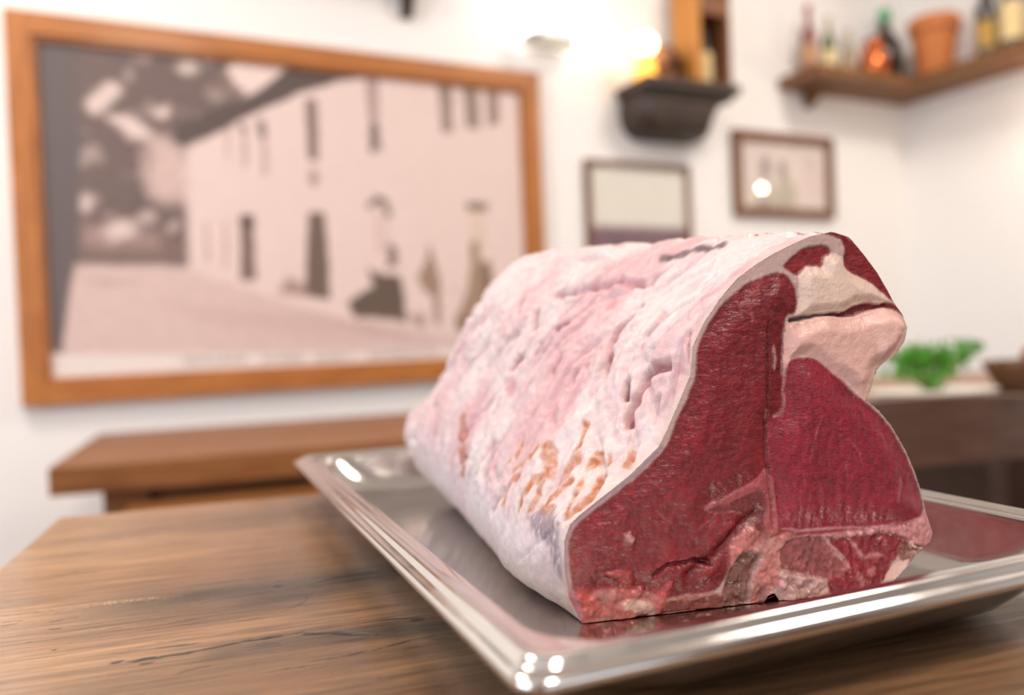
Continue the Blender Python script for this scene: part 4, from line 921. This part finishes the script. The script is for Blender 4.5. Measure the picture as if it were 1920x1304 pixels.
    for p in ([(.1880, .8650), (.3470, .8600), (.3460, .8400), (.1870, .8440)], [(.3880, .8580), (.5020, .8560), (.5010, .8350), (.3870, .8380)], [(.5310, .8550), (.6370, .8530), (.6360, .8350), (.5300, .8350)], [(.6800, .8540), (.8920, .8540), (.8910, .8350), (.6790, .8360)]):
        d = sdf(x, z, p); m = (1 - sstep(-.003, .003, d)) * np.clip(.45 + .9 * pn(x * 130, z * 20, 3.0), 0, .7)
        c = c * (1 - m[:, None]) + lin((150, 142, 138))[None] * m[:, None]
    return c * 1.07
framed('framed_picture', -0.172, 1.262, 0.764, 1.708, 0.052, 0.034, frame_oak, frame_oak_h, 'large honey oak framed sepia photograph of a village street with house', 'picture', big_print, 270, 172, print_m, step=0.012, glass=False)

def cert_print(x, z):
    c = np.tile(lin((230, 226, 213)), (len(x), 1)) * (1 + .02 * fbm(x * 12, z * 12, 1.0))[:, None]
    m = 1 - sstep(-.012, .012, z - 1.238 - .008 * pn(x * 16, 0 * x, 2.0)); col = lin((122, 92, 104))[None] * (1 + .45 * fbm(x * 26, z * 14, 7.0))[:, None]
    c = c * (1 - m[:, None]) + col * m[:, None]
    for zz, a, b, s in ((1.405, 1.54, 1.75, .25), (1.37, 1.50, 1.79, .15), (1.345, 1.51, 1.78, .15), (1.31, 1.53, 1.76, .2), (1.28, 1.58, 1.72, .15)):
        m = s * (np.abs(z - zz) < .006) * (x > a) * (x < b) * np.clip(.6 + pn(x * 110, z * 5, 4.0), 0, 1)
        c = c * (1 - m[:, None] * .5)
    return c
framed('certificate', 1.433, 1.859, 1.12, 1.455, 0.018, 0.02, small_frame, small_frame, 'thin framed cream certificate with a violet lower band, behind the meat', 'picture', cert_print, 90, 70, print_m)
def couple_print(x, z):
    c = np.tile(lin((226, 214, 206)), (len(x), 1)) * (1 + .05 * fbm(x * 14, z * 14, 1.0))[:, None]
    ell = lambda a, b, ra, rb: np.hypot((x - a) / ra, (z - b) / rb)
    for e, col, amt in ((ell(2.215, 1.47, .026, .05), (120, 108, 104), .8), (ell(2.21, 1.38, .05, .06), (176, 162, 152), .7), (ell(2.30, 1.46, .026, .05), (138, 126, 112), .8), (ell(2.315, 1.37, .06, .075), (176, 170, 150), .8),
                        (ell(2.44, 1.50, .03, .03), (206, 182, 174), .6), (ell(2.2, 1.325, .07, .02), (140, 122, 108), .7), (ell(2.46, 1.42, .08, .07), (226, 204, 196), .6)):
        m = (1 - sstep(.6, 1.15, e)) * amt; c = c * (1 - m[:, None]) + lin(col)[None] * m[:, None]
    return c
framed('small_photograph', 2.06, 2.555, 1.29, 1.60, 0.033, 0.025, small_frame, small_frame, 'small brown framed photograph of two figures, beneath the corner shelf', 'picture', couple_print, 90, 60, print_m)

# wall lamp beside the large picture
shade_m = mat('frosted_lamp_shade', (255, 250, 244), 0.5, emit=(255, 246, 236), estr=2.6)
r = empty('wall_lamp', RM(1.31, 0, 1.79)); tag(r, 'lit white glass wall lamp above the right corner of the large picture', 'lamp')
bm = bmesh.new(); add_prism(bm, [(-.105, -.05), (-.105, -.085), (-.08, -.125), (.08, -.125), (.105, -.085), (.105, -.05)], 'z', .02, .30); bm_obj('shade', bm, shade_m, r, bevel=.012, seg=3)
bm = bmesh.new(); add_prism(bm, [(-.112, -.045), (-.112, -.09), (-.085, -.132), (.03, -.132), (.06, -.09), (.06, -.045)], 'z', -.004, .018); bm_obj('bottom_plate', bm, chrome, r, bevel=.002)
box('wall_plate', (-.06, .06, -.012, -.001, .0, .26), chrome, r); box('arm', (-.02, .02, -.06, -.01, .1, .13), chrome, r)

# round bulb sconce on the right wall (out of frame; it is what glints in the small photograph)
bulb_m = mat('bare_bulb', (255, 240, 215), 0.3, emit=(255, 226, 190), estr=150.0)
r = empty('bulb_sconce', RM(S1, 0.742, 1.553)); tag(r, 'small bare bulb sconce on the right wall', 'lamp')
bm = bmesh.new(); bmesh.ops.create_uvsphere(bm, u_segments=20, v_segments=12, radius=.017, matrix=Matrix.Translation((-.10, 0, 0))); bm_obj('bulb', bm, bulb_m, r, smooth=True)
bm = bmesh.new(); add_tube(bm, [(-.001, 0, -.05), (-.05, 0, -.055), (-.095, 0, -.045), (-.10, 0, -.012)], .007); bm_obj('arm', bm, iron, r, smooth=True)
lathe('wall_rose', [(0, 0), (.04, 0), (.035, .01), (0, .014)], iron, r, Matrix.Translation((-.0005, 0, -.05)) @ Matrix.Rotation(-math.pi / 2, 4, 'Y'))

# dark shelf whose corbel tip shows at the top edge
r = empty('dark_wall_shelf', RM(0.62, 0, 1.852)); tag(r, 'dark wooden shelf corner at the top edge above the large picture', 'shelf')
bm = bmesh.new(); add_prism(bm, [(-.001, .095), (-.001, -.022), (-.025, -.018), (-.045, .020), (-.07, .07), (-.08, .095)], 'x', .205, .235); bm_obj('corbel', bm, dark_wood, r, bevel=.003)
bm = bmesh.new(); add_prism(bm, [(-.001, .095), (-.001, .05), (-.045, .060), (-.07, .08), (-.08, .095)], 'x', -.25, -.22); bm_obj('corbel', bm, dark_wood, r, bevel=.003)
box('board', (-.30, .26, -.10, -.001, .095, .12), dark_wood, r)

# carved console shelf
r = empty('console_shelf', RM(1.565, 0, 1.53)); tag(r, 'dark carved wooden console shelf holding lamp, keg and bottle case', 'shelf')
box('board', (.005, .385, -.185, -.001, .135, .165), dark_wood, r, bevel=.004)
bm = bmesh.new(); add_box(bm, .02, .365, -.165, -.001, .115, .135); bm_obj('moulding', bm, dark_wood, r, bevel=.006)
bm = bmesh.new()
levels = [(.02, .355, .155, .115), (.016, .335, .155, .09), (.018, .322, .150, .06), (.03, .316, .140, .03), (.05, .310, .125, .01), (.075, .30, .10, 0)]
rings = [[bm.verts.new(p) for p in ((a, -.001, z), (a, -d * .75, z), (a + .03, -d, z), (b - .03, -d, z), (b, -d * .75, z), (b, -.001, z))] for a, b, d, z in levels]
for p, q in zip(rings, rings[1:]):
    for i in range(6): bm.faces.new((p[i], p[(i + 1) % 6], q[(i + 1) % 6], q[i]))
bm.faces.new(rings[0]); bm.faces.new(rings[-1]); bm_obj('carved_body', bm, dark_wood, r, smooth=True, auto=30)
CZ = 1.695
brass = mat('warm_brass', (206, 146, 60), 0.3, metal=0.9); add_bump(brass, 60, .05)
flame = mat('lit_lamp_globe', (255, 236, 200), 0.3, emit=(255, 222, 170), estr=5.5)
amber = mat('amber_glass_glow', (240, 180, 80), 0.3, emit=(255, 176, 70), estr=1.3)
r = empty('table_lamp', RM(1.602, .13, CZ)); tag(r, 'small glowing globe lamp with amber base at the left of the console shelf', 'lamp')
lathe('base', [(0, 0), (.04, 0), (.042, .012), (.03, .02), (.034, .045), (.024, .065), (0, .066)], amber, r)
lathe('collar', [(0, .066), (.022, .066), (.022, .078), (0, .078)], brass, r)
bm = bmesh.new(); bmesh.ops.create_uvsphere(bm, u_segments=24, v_segments=14, radius=.036, matrix=Matrix.Translation((0, 0, .112))); bm_obj('globe', bm, flame, r, smooth=True)
keg_m = wood('keg_oak', (146, 96, 60), (104, 64, 38), .5, (3, 20, 20), 5)
r = empty('wooden_keg', RM(1.712, .085, CZ)); tag(r, 'small wooden keg lying beside the globe lamp', 'keg')
KM = Matrix.Translation((0, 0, .085)) @ Matrix.Rotation(math.radians(35), 4, 'Z') @ Matrix.Rotation(math.pi / 2, 4, 'Y')
lathe('barrel', [(0, -.06), (.036, -.06), (.044, -.025), (.047, 0), (.044, .025), (.036, .06), (0, .06)], keg_m, r, KM)
for zz, rr in ((-.042, .0415), (.042, .0415), (-.018, .0465), (.018, .0465)): lathe('hoop', [(rr, zz - .004), (rr + .0015, zz - .004), (rr + .0015, zz + .004), (rr, zz + .004)], iron, r, KM)
for sx in (-.035, .035): box('cradle', (sx - .008, sx + .008, -.04, .04, 0, .042), keg_m, r, Matrix.Rotation(math.radians(35), 4, 'Z'))
golden = wood('lamplit_golden_pine', (206, 142, 62), (176, 112, 44), .5, (18, 18, 2), 3)  # golden tone puts the lamplight on the case into its colour
r = empty('bottle_case', RM(1.785, .10, CZ)); tag(r, 'tall open pine case, golden-toned as lamplit, holding a bottle on the console shelf', 'case')
box('side', (0, .024, -.06, .06, 0, .36), golden, r); box('side', (.136, .150, -.06, .06, 0, .36), keg_m, r)
box('back', (.024, .136, .05, .06, 0, .36), dark_wood, r); box('bottom', (.024, .136, -.06, .05, 0, .012), keg_m, r); box('shelf', (.024, .136, -.06, .05, .235, .30), keg_m, r); box('top', (0, .150, -.06, .06, .36, .372), golden, r)

# ------------------------------------------------------------------ corner shelf and what stands on it
r = empty('corner_shelf', RM(2.30, 0, 1.768)); tag(r, 'rustic L-shaped corner shelf of brown planks full of bottles', 'shelf')
box('board', (0, .689, -.20, -.001, 0, .04), shelf_wood, r, bevel=.004)
box('board', (.49, .689, -1.5, -.201, 0, .04), shelf_wood, r, bevel=.004)
for xx in (.13,): 
    bm = bmesh.new(); add_prism(bm, [(-.001, -.001), (-.001, -.06), (-.03, -.045), (-.07, -.02), (-.12, -.001)], 'x', xx, xx + .03); bm_obj('bracket', bm, shelf_wood, r, bevel=.003)
for nn in (.62, 1.2):
    bm = bmesh.new(); add_prism(bm, [(.688, -.001), (.688, -.06), (.66, -.045), (.62, -.02), (.57, -.001)], 'y', -nn, -nn + .03); bm_obj('bracket', bm, shelf_wood, r, bevel=.003)
SZ = 1.8085
def bottle_glass(name, rgb, rough=.12):
    m = mat(name, rgb, rough, spec=.6, coat=.3); add_bump(m, 30, .03); return m
g_red, g_green, g_black, g_clear = bottle_glass('rose_bottle_glass', (124, 52, 46)), bottle_glass('green_bottle_glass', (72, 92, 34)), bottle_glass('black_bottle_glass', (44, 38, 32)), bottle_glass('pale_bottle_glass', (170, 160, 130))
def paper(name, rgb):
    m = mat(name, rgb, .7); add_bump(m, 80, .1); return m
p_cream, p_tan, p_yellow = paper('cream_label', (226, 204, 150)), paper('tan_label', (186, 142, 104)), paper('yellow_label', (172, 142, 74))
foil_red, foil_cream, foil_black = paper('red_foil', (150, 66, 56)), paper('cream_foil', (196, 180, 150)), paper('black_foil', (40, 36, 36))
def bottle(s, n, z, R, h, glass, lab, foil, label, seal=None, lz=(.12, .42), group='bottles on the corner shelf'):
    r = empty('bottle', RM(s, n, z)); tag(r, label, 'bottle', group)
    q = R * .36
    lathe('glass_body', [(0, 0), (R * .94, 0), (R, h * .02), (R, h * .52), (R * .93, h * .58), (R * .62, h * .66), (q * 1.05, h * .72), (q, h * .80), (q, h * .9), (0, h * .9)], glass, r, n=24)
    if lab: lathe('label', [(R + .0004, h * lz[0]), (R + .0008, h * lz[0]), (R + .0008, h * lz[1]), (R + .0004, h * lz[1])], lab, r, n=24)
    lathe('capsule', [(q * 1.04, h * .80), (q * 1.12, h * .80), (q * 1.12, h * .99), (q * .9, h), (0, h)], foil, r, n=20)
    if seal: lathe('seal', [(0, .0), (R * .3, .0), (R * .3, .002), (0, .003)], seal, r, Matrix.Rotation(math.radians(-63 if n > .25 else 0), 4, 'Z') @ Matrix.Translation((0, -R - .0005, h * .27)) @ Matrix.Rotation(math.pi / 2, 4, 'X'), n=16)
    return r
bottle(2.375, .085, SZ, .029, .255, g_red, p_tan, foil_red, 'slim rosé bottle with red neck, leftmost on the corner shelf')
bottle(2.470, .090, SZ, .027, .225, g_green, p_cream, foil_cream, 'green bottle with cream label beside the rosé bottle on the corner shelf')
bottle(2.630, .045, SZ, .024, .215, g_clear, None, foil_cream, 'narrow pale bottle standing behind the copper jug')
bottle(2.890, .425, SZ, .036, .33, g_black, p_yellow, foil_black, 'dark bottle with yellow label and gold seal right of the terracotta pot', seal=brass)
bottle(2.885, .520, SZ, .036, .34, g_black, p_cream, foil_black, 'dark bottle with cream label further right on the corner shelf', lz=(.12, .5))
bottle(2.890, .610, SZ, .034, .30, g_clear, p_cream, foil_cream, 'pale bottle at the right edge of the view on the corner shelf')
bottle(1.868, .10, CZ + .0125, .027, .215, g_black, p_cream, foil_black, 'dark bottle with tall cream label inside the pine case', lz=(.04, .50), group='bottle in the pine case')
clay = mat('terracotta', (206, 126, 70), .75); add_bump(clay, 40, .2)
copper = mat('polished_copper', (206, 116, 70), .22, metal=1.0); add_bump(copper, 50, .06)
ceram = mat('cream_ceramic', (206, 186, 150), .4); add_bump(ceram, 40, .05)
for i, (s, n, R, h) in enumerate(((2.548, .10, .021, .062), (2.590, .055, .019, .075))):
    r = empty('small_jar', RM(s, n, SZ)); tag(r, ('squat cream jar between the green bottle and the copper jug', 'taller cream jar next to the squat jar on the corner shelf')[i], 'jar', 'small jars on the corner shelf')
    lathe('body', [(0, 0), (R * .9, 0), (R, h * .1), (R, h * .7), (R * .75, h * .82), (0, h * .82)], ceram, r, n=20); lathe('lid', [(0, h * .82), (R * .82, h * .82), (R * .82, h), (0, h)], p_tan, r, n=20)
r = empty('copper_jug', RM(2.675, .125, SZ)); tag(r, 'round polished copper jug with handle on the corner shelf', 'jug')
lathe('body', [(0, 0), (.040, 0), (.050, .015), (.055, .045), (.052, .08), (.040, .105), (.032, .118), (.034, .140), (.040, .148), (.036, .148), (.030, .138), (0, .12)], copper, r, n=36)
bm = bmesh.new(); add_tube(bm, [(-.034, 0, .135), (-.062, 0, .13), (-.073, 0, .10), (-.066, 0, .065), (-.052, 0, .05)], .0055); bm_obj('handle', bm, copper, r, smooth=True)
r = empty('demijohn', RM(2.810, .066, SZ)); tag(r, 'dark round demijohn with green stopper behind the terracotta pot', 'bottle')
lathe('body', [(0, 0), (.052, 0), (.060, .02), (.064, .08), (.060, .15), (.044, .195), (.022, .222), (.018, .25), (.021, .256), (0, .256)], g_black, r)
lathe('stopper', [(0, .256), (.020, .256), (.024, .27), (.024, .295), (.018, .305), (0, .307)], mat('green_stopper', (70, 170, 110), .5), r, n=20)
add_bump(MATS['green_stopper'], 40, .05)
r = empty('terracotta_pot', RM(2.885, .222, SZ)); tag(r, 'orange terracotta flower pot in the corner of the shelf', 'pot')
r.matrix_world = RM(2.885, .222, SZ) 
lathe('body', [(0, 0), (.058, 0), (.064, .01), (.080, .185), (.076, .19), (.074, .185), (.058, .03), (0, .02)], clay, r, n=36); lathe('rim', [(.079, .17), (.090, .17), (.092, .215), (.086, .222), (.078, .215), (.078, .17)], clay, r, n=36)

# ------------------------------------------------------------------ right background: table with parsley, plate, bread basket; chairs
BT = Matrix.Translation((0.45, 1.30, 0)) @ Matrix.Rotation(math.radians(12), 4, 'Z')
r = empty('dining_table', BT); tag(r, 'brown wooden table at right with parsley and bread basket on it', 'table')
box('tabletop', (0, 1.0, 0, .62, .71, .75), brown_wood, r, bevel=.004)
for lx in (.06, .88):
    for ly in (.05, .51): box('leg', (lx, lx + .06, ly, ly + .06, 0, .71), chair_wood, r, bevel=.003)
for ly in (.07, .53): box('apron', (.12, .88, ly, ly + .022, .63, .71), chair_wood, r)
white_c = mat('white_porcelain', (232, 226, 214), .3, coat=.2); add_bump(white_c, 20, .02)
r = empty('oval_plate', Matrix.Translation((.752, 1.452, .75)) @ Matrix.Rotation(math.radians(12), 4, 'Z')); tag(r, 'white oval serving plate under the bunch of parsley', 'plate')
bm = bmesh.new(); add_lathe(bm, [(0, 0), (.07, 0), (.075, .004), (.105, .012), (.108, .014), (.10, .015), (.07, .008), (0, .007)], 48); bmesh.ops.scale(bm, vec=(1.15, .72, 1), verts=bm.verts); bm_obj('dish', bm, white_c, r, smooth=True)
leaf_m = mat('parsley_leaf', (84, 160, 34), .55, sss=.1, sssr=(.4, 1, .2), ssss=.002); add_bump(leaf_m, 200, .2)
stem_m = mat('parsley_stem', (130, 168, 78), .5); add_bump(stem_m, 200, .1)
r = empty('parsley_bunch', Matrix.Translation((.752, 1.452, .7585)) @ Matrix.Rotation(math.radians(12), 4, 'Z')); tag(r, 'bunch of fresh green curly parsley lying on the white plate', 'herb')
rnd = random.Random(5); bm = bmesh.new(); bs = bmesh.new()
for k in range(46):
    a = rnd.uniform(0, 2 * math.pi); rad = rnd.uniform(.01, .07); tx, ty, tz = 1.4 * rad * math.cos(a), .6 * rad * math.sin(a), rnd.uniform(.03, .085) * (1 - .35 * (rad / .08) ** 2) + (.015 if rad * math.cos(a) > .03 else 0)
    add_tube(bs, [(tx * .2 , ty * .2, .004), (tx * .6, ty * .6, tz * .6), (tx, ty, tz)], .0011, 5)
    for j in range(9):
        c0 = Vector((tx, ty, tz)) + Vector((rnd.gauss(0, .010), rnd.gauss(0, .008), rnd.gauss(0, .007)))
        c0.z = max(c0.z, .012); d = Vector((rnd.gauss(0, 1), rnd.gauss(0, 1), rnd.gauss(.3, .6))).normalized(); e = d.orthogonal().normalized(); e.rotate(Matrix.Rotation(rnd.uniform(0, 6.28), 3, d)); L = rnd.uniform(.007, .012)
        nn = d.cross(e) * L * .25
        vs = [bm.verts.new(c0 + q) for q in (-d * L * .2, e * L * .5 + nn, d * L * .5 + e * L * .75, d * L * .7 + nn, d * L * 1.2, d * L * .7 - e * L * .3 + nn, d * L * .4 - e * L * .75, -e * L * .45 + nn)]
        for i in range(1, 7): bm.faces.new((vs[0], vs[i], vs[i + 1]))
fo = bm_obj('foliage', bm, leaf_m, r); fo['kind'] = 'stuff'
so = bm_obj('stems', bs, stem_m, r, smooth=True); so['kind'] = 'stuff'
wick = wood('wicker', (128, 86, 50), (84, 52, 28), .6, (40, 40, 8), 3); crust = mat('bread_crust', (150, 92, 52), .6); add_bump(crust, 40, .6, .004)
BBM = Matrix.Translation((.972, 1.50, .75)); r = empty('bread_basket', BBM); tag(r, 'round brown wicker bread basket at the right edge beside the parsley', 'basket')
bm = bmesh.new()
for k in range(8):
    rr = .062 + .0035 * k; add_tube(bm, [((rr) * math.cos(t * math.pi / 18), (rr) * math.sin(t * math.pi / 18), .005 + .0068 * k + .0012 * (1 if (t + k) % 2 else -1)) for t in range(37)], .0042, 6)
bw = bm_obj('woven_side', bm, wick, r, smooth=True)
lathe('base', [(0, 0), (.060, 0), (.062, .004), (0, .005)], wick, r)
for i, (bx, by, bz, ang, lb) in enumerate(((-.02, .022, .030, .3, 'brown bread roll at the back of the wicker basket'), (-.008, -.024, .032, -.4, 'brown bread roll at the front of the wicker basket'), (-.005, .0, .066, 1.2, 'brown bread roll on top of the other two in the basket'))):
    bm = bmesh.new(); bmesh.ops.create_uvsphere(bm, u_segments=20, v_segments=12, radius=1); bmesh.ops.scale(bm, vec=(.034, .021, .019), verts=bm.verts)
    for v in bm.verts: v.co *= 1 + .06 * math.sin(v.co.x * 260)
    o = bm_obj('bread_roll', bm, crust, None, BBM @ Matrix.Translation((bx, by, bz)) @ Matrix.Rotation(ang, 4, 'Z'), smooth=True); tag(o, lb, 'bread', 'rolls in the basket')
def chair(M, label, back_m, seat_m):
    r = empty('chair', M); tag(r, label, 'chair')
    # local: back along x at y=0, seat towards +y
    def arc(z0, z1, t, bow, x0=-.20, x1=.20, k=14, name='top_rail', crown=.012, m=back_m):
        bm = bmesh.new(); rows = []
        for i in range(k + 1):
            u = i / k; x = x0 + (x1 - x0) * u; y = -bow * (1 - (2 * u - 1) ** 2); cz = crown * (1 - (2 * u - 1) ** 2)
            rows.append([bm.verts.new(p) for p in ((x, y, z0), (x, y + t, z0), (x, y + t, z1 + cz), (x, y, z1 + cz))])
        for a, b in zip(rows, rows[1:]):
            for i in range(4): bm.faces.new((a[i], a[(i + 1) % 4], b[(i + 1) % 4], b[i]))
        bm.faces.new(rows[0]); bm.faces.new(rows[-1][::-1])
        return bm_obj(name, bm, m, r, bevel=.006)
    arc(.716, .785, .022, .03); arc(.56, .60, .018, .02, name='back_slat', crown=0)
    for sx in (-1, 1):
        bm = bmesh.new(); add_tube(bm, [(sx * .19, .03, 0), (sx * .19, .02, .44), (sx * .195, .012, .735)], [.016, .018, .014], 12); bm_obj('rear_leg', bm, chair_wood, r, smooth=True)
        bm = bmesh.new(); add_tube(bm, [(sx * .18, .40, 0), (sx * .18, .40, .43)], [.014, .018], 12); bm_obj('front_leg', bm, chair_wood, r, smooth=True)
        bm = bmesh.new(); add_tube(bm, [(sx * .18, .03, .2), (sx * .18, .40, .2)], .009, 10); bm_obj('stretcher', bm, chair_wood, r, smooth=True)
    box('seat', (-.21, .21, .01, .43, .43, .455), seat_m, r, bevel=.008)
    return r
green_pad = mat('green_cushion', (92, 116, 62), .8); add_bump(green_pad, 120, .3)
chair(Matrix.Translation((.50, 1.00, 0)) @ Matrix.Rotation(math.radians(10), 4, 'Z'), 'dark walnut chair with curved top rail, its back towards the beef tray', chair_wood, chair_wood)
bench_w = wood('dark_bench_wood', (70, 48, 36), (46, 30, 22), .5, (3, 20, 20), 4)
r = empty('wall_bench', RM(S1, 0, 0)); tag(r, 'dark wooden bench along the right wall behind the parsley table', 'bench')
box('seat', (-.47, -.002, -2.3, -.15, .40, .44), bench_w, r); box('front_panel', (-.45, -.42, -2.28, -.17, .001, .40), bench_w, r); box('backrest', (-.04, -.002, -2.3, -.15, .44, .62), bench_w, r)
bm = bmesh.new(); bmesh.ops.create_uvsphere(bm, u_segments=28, v_segments=16, radius=1)
for v in bm.verts:
    x, y, z = v.co; f = lambda t: math.copysign(abs(t) ** .45, t); v.co = (f(x) * .17, f(y) * .17, z * .05)
cu = bm_obj('cushion', bm, green_pad, None, RM(S1 - .26, .95, .492), smooth=True); tag(cu, 'green square cushion on the dark wall bench at right', 'cushion')
